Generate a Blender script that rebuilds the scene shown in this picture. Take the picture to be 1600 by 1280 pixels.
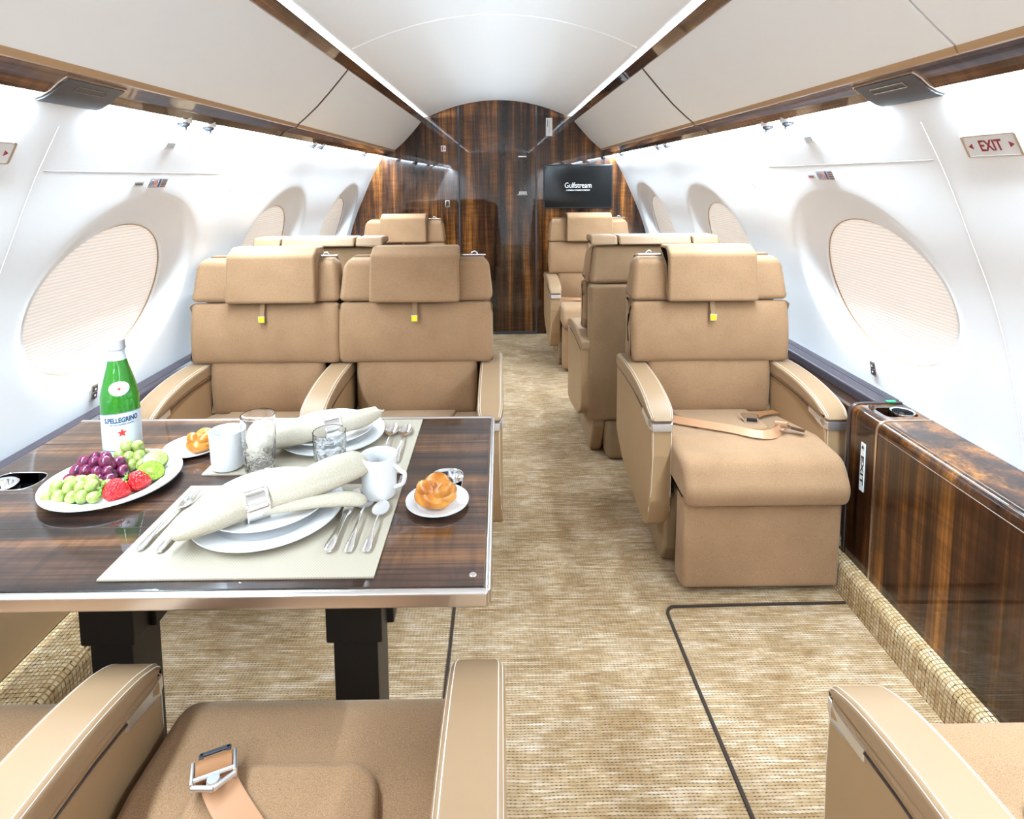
import bpy, bmesh, math, random
from mathutils import Vector, Matrix, noise
R = math.radians
PI = math.pi
SC = bpy.context.scene
for o in list(bpy.data.objects): bpy.data.objects.remove(o)
C = SC.collection

# ------------------------------------------------------------------ camera
F_PX, W_PX, H_PX = 925.0, 1600.0, 1280.0
cam_d = bpy.data.cameras.new('camera'); cam = bpy.data.objects.new('camera', cam_d); C.objects.link(cam)
cam.location = (0, 0, 1.3)
cam.rotation_euler = (Matrix.Rotation(R(-0.5), 3, 'Z') @ Matrix.Rotation(R(90 - 5.5), 3, 'X') @ Matrix.Rotation(R(-0.35), 3, 'Z')).to_euler()
cam_d.sensor_fit = 'HORIZONTAL'; cam_d.sensor_width = 36
cam_d.lens = 36 * F_PX / W_PX
cam_d.shift_x = (800 - 790.07) / W_PX
cam_d.shift_y = -(640 - 367.07) / W_PX
cam_d.clip_start = 0.02; cam_d.clip_end = 50
SC.camera = cam

# ------------------------------------------------------------------ world and lights
SC.view_settings.view_transform = 'Standard'
SC.view_settings.look = 'None'
SC.view_settings.gamma = 1
SC.view_settings.use_curve_mapping = False
SC.view_settings.exposure = -0.13
w = bpy.data.worlds.new('World'); SC.world = w; w.use_nodes = True
w.node_tree.nodes['Background'].inputs[0].default_value = (1.0, 0.97, 0.93, 1)
w.node_tree.nodes['Background'].inputs[1].default_value = 4.0

Y0, Y1 = -1.7, 4.85          # cabin length
XC = -0.016                  # the shell's centre line lies a little left of the camera

def area(name, loc, rot, sx, sy, power, col=(0.68, 0.855, 1.0), spread=180):
    l = bpy.data.lights.new(name, 'AREA'); l.shape = 'RECTANGLE'
    l.size = sx; l.size_y = sy; l.energy = power; l.color = col; l.spread = R(spread)
    o = bpy.data.objects.new(name, l); C.objects.link(o)
    o.location = loc; o.rotation_euler = rot
    return o
L = Y1 - Y0 - 0.06
for s in (-1, 1):
    # cove light lying behind the upper rail, shining up and inward on the ceiling
    area('cove_light', (s*0.645+XC, (Y0+Y1)/2, 1.764), (0, R(s*130), 0), 0.04, L, 160)
    # wash light under the valence, shining down along the side wall
    area('wash_light', (s*0.926+XC, (Y0+Y1)/2, 1.488), (0, R(s*4), 0), 0.020, L, 250)

# ------------------------------------------------------------------ materials
MATS = {}
def newmat(name):
    m = bpy.data.materials.new(name); m.use_nodes = True
    MATS[name] = m
    return m, m.node_tree, m.node_tree.nodes['Principled BSDF']
def N(nt, typ, **kw):
    n = nt.nodes.new(typ)
    for k, v in kw.items():
        if k in n.inputs: n.inputs[k].default_value = v
        else: setattr(n, k, v)
    return n
def coords(nt, scale=(1, 1, 1), rot=(0, 0, 0), kind='Object'):
    tc = N(nt, 'ShaderNodeTexCoord'); mp = N(nt, 'ShaderNodeMapping')
    mp.inputs['Scale'].default_value = scale; mp.inputs['Rotation'].default_value = rot
    nt.links.new(tc.outputs[kind], mp.inputs['Vector'])
    return mp.outputs['Vector']
def ramp(nt, fac, stops, interp='LINEAR'):
    r = N(nt, 'ShaderNodeValToRGB'); r.color_ramp.interpolation = interp
    el = r.color_ramp.elements
    while len(el) < len(stops): el.new(0.5)
    for e, (p, c) in zip(el, stops):
        e.position = p; e.color = (c[0], c[1], c[2], 1)
    nt.links.new(fac, r.inputs['Fac'])
    return r.outputs['Color']
def mixc(nt, fac, a, b, mode='MIX'):
    m = N(nt, 'ShaderNodeMix', data_type='RGBA', blend_type=mode)
    for i, v in ((6, a), (7, b)):
        if isinstance(v, tuple): m.inputs[i].default_value = (*v, 1)
        else: nt.links.new(v, m.inputs[i])
    if isinstance(fac, (int, float)): m.inputs[0].default_value = fac
    else: nt.links.new(fac, m.inputs[0])
    return m.outputs[2]
def bump(nt, b, h, strength, dist=0.001):
    n = N(nt, 'ShaderNodeBump'); n.inputs['Strength'].default_value = strength; n.inputs['Distance'].default_value = dist
    nt.links.new(h, n.inputs['Height']); nt.links.new(n.outputs['Normal'], b.inputs['Normal'])
def sRGB(h):
    c = [int(h[i:i+2], 16)/255 for i in (0, 2, 4)]
    return tuple(((x+0.055)/1.055)**2.4 if x > 0.04045 else x/12.92 for x in c)
def plain(name, col, rough=0.5, metal=0, coat=0, **kw):
    m, nt, b = newmat(name)
    if isinstance(col, str): col = sRGB(col)
    b.inputs['Base Color'].default_value = (*col, 1); b.inputs['Roughness'].default_value = rough
    b.inputs['Metallic'].default_value = metal; b.inputs['Coat Weight'].default_value = coat
    for k, v in kw.items(): b.inputs[k].default_value = v
    return m

plain('wall_white', (0.88, 0.885, 0.90), 0.55)
plain('ceiling_white', (0.86, 0.865, 0.875), 0.6)
plain('bin_white', (0.88, 0.88, 0.88), 0.5)
plain('plastic_white', (0.78, 0.78, 0.78), 0.35)
plain('cap_grey', (0.42, 0.40, 0.42), 0.3)
plain('plastic_grey', (0.42, 0.43, 0.42), 0.4)
plain('label_blue', (0.62, 0.70, 0.78), 0.5)
plain('ink_blue', sRGB('27406e'), 0.5)
plain('ink_red', sRGB('c8342c'), 0.5)
plain('ink_maroon', sRGB('8e2434'), 0.5)
plain('ink_black', (0.02, 0.02, 0.02), 0.5)
plain('yellow', sRGB('f0d818'), 0.5)
plain('green_plastic', sRGB('35b070'), 0.4)
plain('chrome', (0.85, 0.86, 0.88), 0.12, 1)
plain('satin_metal', (0.72, 0.68, 0.66), 0.28, 1)
plain('silver', (0.86, 0.85, 0.84), 0.14, 1)
plain('champagne', (0.62, 0.52, 0.43), 0.3, 1)
plain('bronze', (0.10, 0.075, 0.07), 0.35, 0.7)
plain('black_plastic', (0.012, 0.012, 0.014), 0.35)
plain('leg_black', (0.012, 0.009, 0.007), 0.45)
plain('charcoal', (0.05, 0.05, 0.058), 0.4)
plain('well_black', (0.008, 0.008, 0.010), 0.12)
plain('porcelain', (0.80, 0.80, 0.80), 0.12, coat=0.3)
plain('stitch', (0.80, 0.72, 0.60), 0.7)
plain('seam_dark', (0.035, 0.02, 0.012), 0.9)
plain('seam_grey', (0.30, 0.30, 0.31), 0.7)
plain('band_metal', (0.88, 0.88, 0.90), 0.38, 1)
plain('lip_tan', sRGB('b08c68'), 0.35)
plain('stem_green', sRGB('8fa04a'), 0.6)
plain('leaf_green', sRGB('6f9a3a'), 0.55)
plain('tv_frame', (0.006, 0.006, 0.007), 0.3)
plain('tv_screen', (0.008, 0.008, 0.008), 0.08, **{'Specular IOR Level': 0.2})
plain('white_ink', (0.85, 0.85, 0.85), 0.5, **{'Emission Color': (1, 1, 1, 1), 'Emission Strength': 0.35})
plain('base_tan', sRGB('957a5c'), 0.5)
plain('belt', sRGB('b3835f'), 0.42)
plain('belt_brown', sRGB('9a6a44'), 0.35)
plain('kiwi_skin', sRGB('6e7a3e'), 0.8)

def fabric(name, c1, c2, sc=900.0, bs=0.5, rough=0.9, sheen=0.25):
    m, nt, b = newmat(name)
    v = coords(nt)
    n1 = N(nt, 'ShaderNodeTexNoise', Scale=sc, Detail=1.0); nt.links.new(v, n1.inputs['Vector'])
    n2 = N(nt, 'ShaderNodeTexNoise', Scale=9.0, Detail=3.0); nt.links.new(v, n2.inputs['Vector'])
    a = N(nt, 'ShaderNodeMath', operation='MULTIPLY_ADD'); a.inputs[1].default_value = 0.75; 
    nt.links.new(n1.outputs[0], a.inputs[0]); 
    s = N(nt, 'ShaderNodeMath', operation='MULTIPLY'); s.inputs[1].default_value = 0.25
    nt.links.new(n2.outputs[0], s.inputs[0]); nt.links.new(s.outputs[0], a.inputs[2])
    col = ramp(nt, a.outputs[0], ((0.3, c1), (0.7, c2)))
    nt.links.new(col, b.inputs['Base Color']); b.inputs['Roughness'].default_value = rough
    b.inputs['Sheen Weight'].default_value = sheen; b.inputs['Sheen Roughness'].default_value = 0.4
    b.inputs['Sheen Tint'].default_value = (1, 0.85, 0.65, 1)
    bump(nt, b, n1.outputs[0], bs, 0.0012)
    return m
fabric('fabric_tan', sRGB('7e5d3e'), sRGB('a98461'), 700)
fabric('fabric_back', sRGB('785b3f'), sRGB('987957'), 700)
def leather(name, col, rough=0.42):
    m, nt, b = newmat(name)
    v = coords(nt)
    n1 = N(nt, 'ShaderNodeTexVoronoi', Scale=650.0); nt.links.new(v, n1.inputs['Vector'])
    n2 = N(nt, 'ShaderNodeTexNoise', Scale=6.0, Detail=3.0); nt.links.new(v, n2.inputs['Vector'])
    c = ramp(nt, n2.outputs[0], ((0.3, tuple(x*0.93 for x in col)), (0.7, col)))
    nt.links.new(c, b.inputs['Base Color']); b.inputs['Roughness'].default_value = rough
    b.inputs['Specular IOR Level'].default_value = 0.3
    bump(nt, b, n1.outputs[0], 0.15, 0.0006)
leather('leather_tan', sRGB('9c7e5f'))
leather('leather_panel', sRGB('a3835f'), 0.48)
leather('leather_dark', (0.060, 0.048, 0.058), 0.38)

def wood(name, axis, dark=(0.028, 0.010, 0.005), mid=(0.115, 0.042, 0.016), lite=(0.36, 0.15, 0.035), freq=1.0, band=0.0):
    # straight-grained glossy veneer; axis = grain direction
    m, nt, b = newmat(name)
    sc = [15*freq]*3; sc['xyz'.index(axis)] = 0.6*freq
    v = coords(nt, tuple(sc))
    n1 = N(nt, 'ShaderNodeTexNoise', Scale=1.0, Detail=5.0, Roughness=0.62, Distortion=0.35); nt.links.new(v, n1.inputs['Vector'])
    sc2 = [150*freq]*3; sc2['xyz'.index(axis)] = 3.0*freq
    v2 = coords(nt, tuple(sc2))
    n2 = N(nt, 'ShaderNodeTexNoise', Scale=1.0, Detail=3.0, Roughness=0.6); nt.links.new(v2, n2.inputs['Vector'])
    sc3 = [7*freq]*3; sc3['xyz'.index(axis)] = 45*freq
    v3 = coords(nt, tuple(sc3))
    n3 = N(nt, 'ShaderNodeTexNoise', Scale=1.0, Detail=2.0, Distortion=0.8); nt.links.new(v3, n3.inputs['Vector'])
    c = ramp(nt, n1.outputs[0], ((0.36, dark), (0.50, mid), (0.68, lite)))
    sc4 = [4.5*freq]*3; sc4['xyz'.index(axis)] = 0.9*freq
    n4 = N(nt, 'ShaderNodeTexNoise', Scale=1.0, Detail=3.0, Roughness=0.6, Distortion=0.5); nt.links.new(coords(nt, tuple(sc4)), n4.inputs['Vector'])
    c = mixc(nt, 0.9, c, ramp(nt, n4.outputs[0], ((0.38, (0.35, 0.30, 0.28)), (0.62, (1.5, 1.5, 1.5)))), 'MULTIPLY')
    f2 = ramp(nt, n2.outputs[0], ((0.35, (0.35, 0.33, 0.32)), (0.62, (1.25, 1.2, 1.2))))
    c = mixc(nt, 0.85, c, f2, 'MULTIPLY')
    f3 = ramp(nt, n3.outputs[0], ((0.40, (0.75, 0.72, 0.7)), (0.60, (1.5, 1.5, 1.45))))
    c = mixc(nt, 0.5, c, f3, 'MULTIPLY')
    nt.links.new(c, b.inputs['Base Color'])
    b.inputs['Roughness'].default_value = 0.32; b.inputs['Coat Weight'].default_value = 1.0
    b.inputs['Coat Roughness'].default_value = 0.02; b.inputs['Coat IOR'].default_value = 1.5; b.inputs['Specular IOR Level'].default_value = 0.1
wood('wood_bulkhead', 'z', (0.010, 0.0035, 0.002), (0.062, 0.022, 0.007), (0.26, 0.10, 0.022))
wood('wood_table', 'x', (0.013, 0.006, 0.004), (0.055, 0.025, 0.014), (0.17, 0.075, 0.025))
wood('wood_cabinet', 'z', (0.008, 0.003, 0.0018), (0.045, 0.015, 0.005), (0.26, 0.10, 0.018), 0.7)
wood('wood_top', 'y', (0.018, 0.008, 0.005), (0.085, 0.034, 0.013), (0.36, 0.15, 0.035), 0.9)
wood('wood_valence', 'y', (0.035, 0.015, 0.010), (0.10, 0.045, 0.025), (0.22, 0.10, 0.045))

def carpet(name, pw=0.0135, ph=0.0100, contrast=1.0, axis_swap=False, warm=1.0):
    m, nt, b = newmat(name)
    rot = (0, 0, 0)
    tc = N(nt, 'ShaderNodeTexCoord')
    sep = N(nt, 'ShaderNodeSeparateXYZ'); nt.links.new(tc.outputs['Object'], sep.inputs[0])
    cmb = N(nt, 'ShaderNodeCombineXYZ')
    if axis_swap:   # upright roll: run along y, height along z
        ad = N(nt, 'ShaderNodeMath', operation='ADD'); nt.links.new(sep.outputs['X'], ad.inputs[0]); nt.links.new(sep.outputs['Z'], ad.inputs[1])
        nt.links.new(ad.outputs[0], cmb.inputs[0]); nt.links.new(sep.outputs['Y'], cmb.inputs[1])
    else:
        nt.links.new(sep.outputs['X'], cmb.inputs[0]); nt.links.new(sep.outputs['Y'], cmb.inputs[1])
    wob = N(nt, 'ShaderNodeTexNoise', Scale=6.0, Detail=2.0); nt.links.new(cmb.outputs[0], wob.inputs['Vector'])
    add = N(nt, 'ShaderNodeVectorMath', operation='MULTIPLY_ADD')
    nt.links.new(wob.outputs['Color'], add.inputs[0]); add.inputs[1].default_value = (0.012, 0.008, 0); nt.links.new(cmb.outputs[0], add.inputs[2])
    br = N(nt, 'ShaderNodeTexBrick'); nt.links.new(add.outputs[0], br.inputs['Vector'])
    br.offset = 0.0; br.squash = 1.0
    br.inputs['Scale'].default_value = 1.0
    br.inputs['Brick Width'].default_value = pw; br.inputs['Row Height'].default_value = ph
    br.inputs['Mortar Size'].default_value = ph*0.13; br.inputs['Mortar Smooth'].default_value = 0.6
    br.inputs['Color1'].default_value = (*sRGB('c2aa8a'), 1); br.inputs['Color2'].default_value = (*sRGB('ded0ba'), 1)
    br.inputs['Mortar'].default_value = (*sRGB('a88a64'), 1)
    mp = N(nt, 'ShaderNodeMapping'); mp.inputs['Scale'].default_value = (4.5, 75, 1); nt.links.new(cmb.outputs[0], mp.inputs['Vector'])
    st = N(nt, 'ShaderNodeTexNoise', Scale=1.0, Detail=4.0, Roughness=0.65); nt.links.new(mp.outputs[0], st.inputs['Vector'])
    stc = ramp(nt, st.outputs[0], ((0.34, sRGB('cdb27c')), (0.5, sRGB('ecdcb8')), (0.66, sRGB('fffaf0'))))
    c = mixc(nt, 0.75, br.outputs['Color'], stc, 'MULTIPLY')
    big = N(nt, 'ShaderNodeTexNoise', Scale=7.0, Detail=3.0, Roughness=0.6, Distortion=0.6); nt.links.new(cmb.outputs[0], big.inputs['Vector'])
    bc = ramp(nt, big.outputs[0], ((0.38, (0.86, 0.80, 0.68)), (0.58, (1.08, 1.08, 1.08))))
    c = mixc(nt, 0.8, c, bc, 'MULTIPLY')
    # dark knots between some loops
    vo = N(nt, 'ShaderNodeTexNoise', Scale=95.0, Detail=1.0); nt.links.new(cmb.outputs[0], vo.inputs['Vector'])
    kn = ramp(nt, vo.outputs[0], ((0.54, (0, 0, 0)), (0.62, (1, 1, 1))))
    mul = N(nt, 'ShaderNodeMath', operation='MULTIPLY'); nt.links.new(br.outputs['Fac'], mul.inputs[0])
    rgb = N(nt, 'ShaderNodeRGBToBW'); nt.links.new(kn, rgb.inputs[0]); nt.links.new(rgb.outputs[0], mul.inputs[1])
    c = mixc(nt, mul.outputs[0], c, sRGB('4a3418'))
    nt.links.new(c, b.inputs['Base Color']); b.inputs['Roughness'].default_value = 0.95
    inv = N(nt, 'ShaderNodeMath', operation='SUBTRACT'); inv.inputs[0].default_value = 1.0; nt.links.new(br.outputs['Fac'], inv.inputs[1])
    bump(nt, b, inv.outputs[0], 0.8, 0.003)
def floor_carpet(name, pw=0.0092, ph=0.0070):
    m, nt, b = newmat(name)
    def mt(op, a, b_=None, c=None):
        n = N(nt, 'ShaderNodeMath', operation=op)
        for i, v in enumerate((a, b_, c)):
            if v is None: continue
            if isinstance(v, (int, float)): n.inputs[i].default_value = v
            else: nt.links.new(v, n.inputs[i])
        return n.outputs[0]
    tc = N(nt, 'ShaderNodeTexCoord'); sep = N(nt, 'ShaderNodeSeparateXYZ'); nt.links.new(tc.outputs['Object'], sep.inputs[0])
    wob = N(nt, 'ShaderNodeTexNoise', Scale=7.0, Detail=2.0); nt.links.new(tc.outputs['Object'], wob.inputs['Vector'])
    y = mt('MULTIPLY_ADD', wob.outputs[0], 0.007, sep.outputs['Y'])
    yr = mt('DIVIDE', y, ph); row = mt('FLOOR', yr); fy = mt('FRACT', yr)
    # every row is shifted a little sideways
    wn = N(nt, 'ShaderNodeTexWhiteNoise', noise_dimensions='1D'); nt.links.new(row, wn.inputs['W'])
    xr = mt('ADD', mt('DIVIDE', sep.outputs['X'], pw), mt('MULTIPLY', wn.outputs['Value'], 0.5)); fx = mt('FRACT', xr)
    hump = mt('SINE', mt('MULTIPLY', fy, PI))              # rounded loop across the row
    line = mt('LESS_THAN', hump, 0.42)
    dotx = mt('LESS_THAN', mt('ABSOLUTE', mt('SUBTRACT', fx, 0.5)), 0.25)
    cell = N(nt, 'ShaderNodeTexWhiteNoise', noise_dimensions='2D'); cv = N(nt, 'ShaderNodeCombineXYZ')
    nt.links.new(mt('FLOOR', xr), cv.inputs[0]); nt.links.new(row, cv.inputs[1]); nt.links.new(cv.outputs[0], cell.inputs['Vector'])
    pres = mt('GREATER_THAN', cell.outputs['Value'], 0.25)
    dot = mt('MULTIPLY', mt('MULTIPLY', line, dotx), pres)
    # yarn colour: long sideways streaks that follow the rows
    cx = N(nt, 'ShaderNodeCombineXYZ'); nt.links.new(mt('MULTIPLY', sep.outputs['X'], 9.0), cx.inputs[0]); nt.links.new(mt('MULTIPLY', row, 1.7), cx.inputs[1])
    st = N(nt, 'ShaderNodeTexNoise', Scale=1.0, Detail=3.0, Roughness=0.7); nt.links.new(cx.outputs[0], st.inputs['Vector'])
    c = ramp(nt, st.outputs[0], ((0.28, sRGB('93724a')), (0.48, sRGB('b39672')), (0.68, sRGB('d0bba4'))))
    big = N(nt, 'ShaderNodeTexNoise', Scale=6.0, Detail=3.0, Roughness=0.6, Distortion=0.6); nt.links.new(tc.outputs['Object'], big.inputs['Vector'])
    c = mixc(nt, 0.9, c, ramp(nt, big.outputs[0], ((0.40, (0.80, 0.74, 0.64)), (0.60, (1.10, 1.10, 1.10)))), 'MULTIPLY')
    fine = N(nt, 'ShaderNodeTexNoise', Scale=420.0, Detail=1.0); nt.links.new(tc.outputs['Object'], fine.inputs['Vector'])
    c = mixc(nt, 0.6, c, ramp(nt, fine.outputs[0], ((0.35, (0.78, 0.76, 0.72)), (0.65, (1.15, 1.15, 1.15)))), 'MULTIPLY')
    c = mixc(nt, mt('MULTIPLY', line, 0.42), c, sRGB('7d6134'))
    c = mixc(nt, mt('MULTIPLY', dot, 0.9), c, sRGB('3c2a14'))
    nt.links.new(c, b.inputs['Base Color']); b.inputs['Roughness'].default_value = 0.95
    bump(nt, b, mt('ADD', hump, mt('MULTIPLY', dot, -0.6)), 0.5, 0.002)
floor_carpet('carpet')
carpet('carpet_roll', 0.012, 0.012, axis_swap=True)

def woven(name, c1, c2, sc=420):
    m, nt, b = newmat(name)
    v = coords(nt, (sc, sc, sc))
    ch = N(nt, 'ShaderNodeTexChecker', Scale=1.0); nt.links.new(v, ch.inputs['Vector'])
    ch.inputs['Color1'].default_value = (*c1, 1); ch.inputs['Color2'].default_value = (*c2, 1)
    nt.links.new(ch.outputs['Color'], b.inputs['Base Color']); b.inputs['Roughness'].default_value = 0.85
    bump(nt, b, ch.outputs['Fac'], 0.35, 0.001)
woven('placemat', sRGB('b0a592'), sRGB('a09582'))
fabric('linen', sRGB('aa9f8a'), sRGB('bfb6a4'), 500, 0.25, 0.85, 0.1)

# pleated window shade, daylight behind it
m, nt, b = newmat('shade_cloth')
v = coords(nt)
wv = N(nt, 'ShaderNodeTexWave', wave_type='BANDS', bands_direction='Z', Scale=30.0); nt.links.new(v, wv.inputs['Vector'])
cc = ramp(nt, wv.outputs['Fac'], ((0.15, (0.86, 0.78, 0.71)), (0.55, (0.96, 0.92, 0.88))))
nt.links.new(cc, b.inputs['Base Color']); b.inputs['Roughness'].default_value = 0.9
tr = N(nt, 'ShaderNodeBsdfTranslucent'); nt.links.new(cc, tr.inputs['Color'])
mx = N(nt, 'ShaderNodeMixShader'); mx.inputs[0].default_value = 0.12
nt.links.new(b.outputs[0], mx.inputs[1]); nt.links.new(tr.outputs[0], mx.inputs[2])
nt.links.new(mx.outputs[0], nt.nodes['Material Output'].inputs['Surface'])
bump(nt, b, wv.outputs['Fac'], 0.6, 0.004)

m, nt, b = newmat('glass_clear')
b.inputs['Base Color'].default_value = (1, 1, 1, 1); b.inputs['Roughness'].default_value = 0.0
b.inputs['Transmission Weight'].default_value = 1.0; b.inputs['IOR'].default_value = 1.45
m, nt, b = newmat('glass_cut')
b.inputs['Base Color'].default_value = (1, 1, 1, 1); b.inputs['Roughness'].default_value = 0.02
b.inputs['Transmission Weight'].default_value = 1.0; b.inputs['IOR'].default_value = 1.5
v = coords(nt)
vo = N(nt, 'ShaderNodeTexVoronoi', Scale=120.0); nt.links.new(v, vo.inputs['Vector'])
sp = N(nt, 'ShaderNodeSeparateXYZ'); nt.links.new(v, sp.inputs[0])
lt = N(nt, 'ShaderNodeMath', operation='LESS_THAN'); nt.links.new(sp.outputs['Z'], lt.inputs[0]); lt.inputs[1].default_value = 0.060
ml = N(nt, 'ShaderNodeMath', operation='MULTIPLY'); nt.links.new(lt.outputs[0], ml.inputs[0]); nt.links.new(vo.outputs['Distance'], ml.inputs[1])
bump(nt, b, ml.outputs[0], 0.5, 0.003)
m, nt, b = newmat('glass_green')
b.inputs['Base Color'].default_value = (*sRGB('3aa030'), 1); b.inputs['Roughness'].default_value = 0.03
b.inputs['Transmission Weight'].default_value = 0.55; b.inputs['IOR'].default_value = 1.45
b.inputs['Coat Weight'].default_value = 0.5

def fruit(name, c1, c2, rough, trans=0.0, sc=30.0, sss=0.0):
    m, nt, b = newmat(name)
    v = coords(nt)
    n1 = N(nt, 'ShaderNodeTexNoise', Scale=sc, Detail=3.0); nt.links.new(v, n1.inputs['Vector'])
    c = ramp(nt, n1.outputs[0], ((0.35, c1), (0.65, c2)))
    nt.links.new(c, b.inputs['Base Color']); b.inputs['Roughness'].default_value = rough
    b.inputs['Subsurface Weight'].default_value = sss; b.inputs['Subsurface Radius'].default_value = (0.01, 0.01, 0.006)
    b.inputs['Subsurface Scale'].default_value = 0.5
    return m, nt, b
fruit('grape_green', sRGB('7f8f40'), sRGB('abb670'), 0.2, sss=0.3, sc=60)
fruit('grape_purple', sRGB('401436'), sRGB('86304f'), 0.22, sss=0.1, sc=60)
m, nt, b = fruit('strawberry', sRGB('b5121c'), sRGB('e02a30'), 0.25, sc=50, sss=0.1)
vo = N(nt, 'ShaderNodeTexVoronoi', Scale=230.0); nt.links.new(coords(nt), vo.inputs['Vector']); bump(nt, b, vo.outputs['Distance'], 0.9, 0.003)
sd = ramp(nt, vo.outputs['Distance'], ((0.10, sRGB('e8b040')), (0.20, sRGB('c41a22'))))
nt.links.new(sd, b.inputs['Base Color'])
fruit('kiwi_flesh', sRGB('6c8520'), sRGB('93a842'), 0.3, sc=220, sss=0.1)
fruit('bread', sRGB('a4590e'), sRGB('d8923a'), 0.3, sc=26, sss=0.05)

# ------------------------------------------------------------------ mesh helpers
def obj(name, bm, mat, parent=None, smooth=True, angle=38, wn=True):
    bmesh.ops.recalc_face_normals(bm, faces=bm.faces)
    me = bpy.data.meshes.new(name); bm.to_mesh(me); bm.free()
    if isinstance(mat, str): mat = MATS[mat]
    me.materials.append(mat)
    if smooth:
        me.polygons.foreach_set('use_smooth', [True]*len(me.polygons))
        me.set_sharp_from_angle(angle=R(angle))
    o = bpy.data.objects.new(name, me); C.objects.link(o)
    if parent is not None: o.parent = parent
    if smooth and wn:
        md = o.modifiers.new('normals', 'WEIGHTED_NORMAL'); md.keep_sharp = True
    return o
def thing(name, label, cat, loc=(0, 0, 0), rotz=0.0, group=None):
    o = bpy.data.objects.new(name, None); C.objects.link(o)
    o.location = loc; o.rotation_euler = (0, 0, rotz); o.empty_display_size = 0.05
    o['label'] = label; o['category'] = cat
    if group: o['group'] = group
    return o
def tag(o, label, cat, group=None):
    o['label'] = label; o['category'] = cat
    if group: o['group'] = group
    return o
def struct(o, label=None):
    o['kind'] = 'structure'
    if label: o['label'] = label
    return o
def B(): return bmesh.new()
def loft(bm, rings, cap=True, closed=True):
    vs = [[bm.verts.new(p) for p in r] for r in rings]
    n = len(rings[0])
    for a, b_ in zip(vs, vs[1:]):
        for i in range(n if closed else n-1):
            j = (i+1) % n
            bm.faces.new((a[i], a[j], b_[j], b_[i]))
    if cap and closed:
        for r in (vs[0], vs[-1]):
            try: bm.faces.new(r)
            except ValueError: pass
    return vs
def rbox(bm, c, s, r=0.01, seg=3, fn=None):
    """box centred c, size s, all edges rounded by r"""
    ret = bmesh.ops.create_cube(bm, size=1.0)
    vs = ret['verts']
    for v in vs: v.co = Vector((v.co.x*s[0]+c[0], v.co.y*s[1]+c[1], v.co.z*s[2]+c[2]))
    es = list({e for v in vs for e in v.link_edges})
    r = min(r, min(s)*0.49)
    if r > 0:
        out = bmesh.ops.bevel(bm, geom=es, offset=r, segments=seg, profile=0.5, affect='EDGES')
        vs = list({v for f in out['faces'] for v in f.verts} | {v for v in vs if v.is_valid})
    if fn:
        for v in vs:
            if v.is_valid: v.co = fn(v.co)
    return vs
def roundpoly(pts, seg=5):
    """pts: (a, b, radius) -> list of (a,b), corners replaced with arcs"""
    out = []; n = len(pts)
    for i in range(n):
        p0, p1, p2 = pts[i-1], pts[i], pts[(i+1) % n]
        P = Vector(p1[:2]); r = p1[2] if len(p1) > 2 else 0
        a = (Vector(p0[:2])-P); b_ = (Vector(p2[:2])-P)
        if r <= 0 or a.length < 1e-6 or b_.length < 1e-6: out.append(tuple(P)); continue
        ang = a.angle(b_); t = r/max(math.tan(ang/2), 1e-4); t = min(t, a.length*0.49, b_.length*0.49)
        A = P+a.normalized()*t; D = P+b_.normalized()*t
        for k in range(seg+1):
            u = k/seg
            out.append(tuple((1-u)**2*A + 2*u*(1-u)*P + u*u*D))
    return out
def prism(bm, prof, x0, x1, r=0.01, seg=4, fn=None, order='yz'):
    """closed side profile (y,z) swept along x, ends rounded by r"""
    n = len(prof); P = [Vector(p) for p in prof]
    ar = sum(P[i].x*P[(i+1) % n].y-P[(i+1) % n].x*P[i].y for i in range(n))
    sg = 1 if ar > 0 else -1
    nor = []
    for i in range(n):
        k = 1
        d = P[(i+k) % n]-P[i-k]
        while d.length < 1e-6 and k < n: k += 1; d = P[(i+k) % n]-P[i-k]
        nor.append(Vector((-d.y, d.x)).normalized()*sg)
    rings = []
    sx = 1 if x1 > x0 else -1
    st = [(math.sin(a), 1-math.cos(a)) for a in [PI/2*k/seg for k in range(seg+1)]]
    seq = [(x0+sx*r*(1-c_), r*(1-s_)) for s_, c_ in []]
    for k in range(seg+1):
        a = PI/2*k/seg; rings.append((x0+sx*r*(1-math.sin(a)), r*(1-math.cos(a)) if k == -1 else r*(1-math.sin(PI/2*k/seg)) if False else 0, a))
    rr = []
    for k in range(seg+1):
        a = PI/2*k/seg
        rr.append((x0+sx*r*(1-math.cos(a)), r*(1-math.sin(a))))
    for k in range(seg, -1, -1):
        a = PI/2*k/seg
        rr.append((x1-sx*r*(1-math.cos(a)), r*(1-math.sin(a))))
    if r <= 0: rr = [(x0, 0), (x1, 0)]
    R3 = []
    for x, ins in rr:
        ring = []
        for p, nn in zip(P, nor):
            q = p+nn*ins
            co = Vector((x, q.x, q.y)) if order == 'yz' else Vector((q.x, q.y, x)) if order == 'xy' else Vector((q.x, x, q.y))
            if fn: co = fn(co)
            ring.append(co)
        R3.append(ring)
    loft(bm, R3)
def tube(bm, pts, r, n=8, cap=True):
    P = [Vector(p) for p in pts]; rings = []
    up = Vector((0, 0, 1)); prev = None
    for i, p in enumerate(P):
        d = (P[min(i+1, len(P)-1)]-P[max(i-1, 0)]).normalized()
        if prev is None:
            a = up if abs(d.z) < 0.9 else Vector((1, 0, 0)); s = d.cross(a).normalized()
        else: s = (prev-d*prev.dot(d)).normalized()
        prev = s; t = d.cross(s)
        rad = r[i] if isinstance(r, (list, tuple)) else r
        rings.append([p+(s*math.cos(2*PI*k/n)+t*math.sin(2*PI*k/n))*rad for k in range(n)])
    loft(bm, rings, cap)
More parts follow.
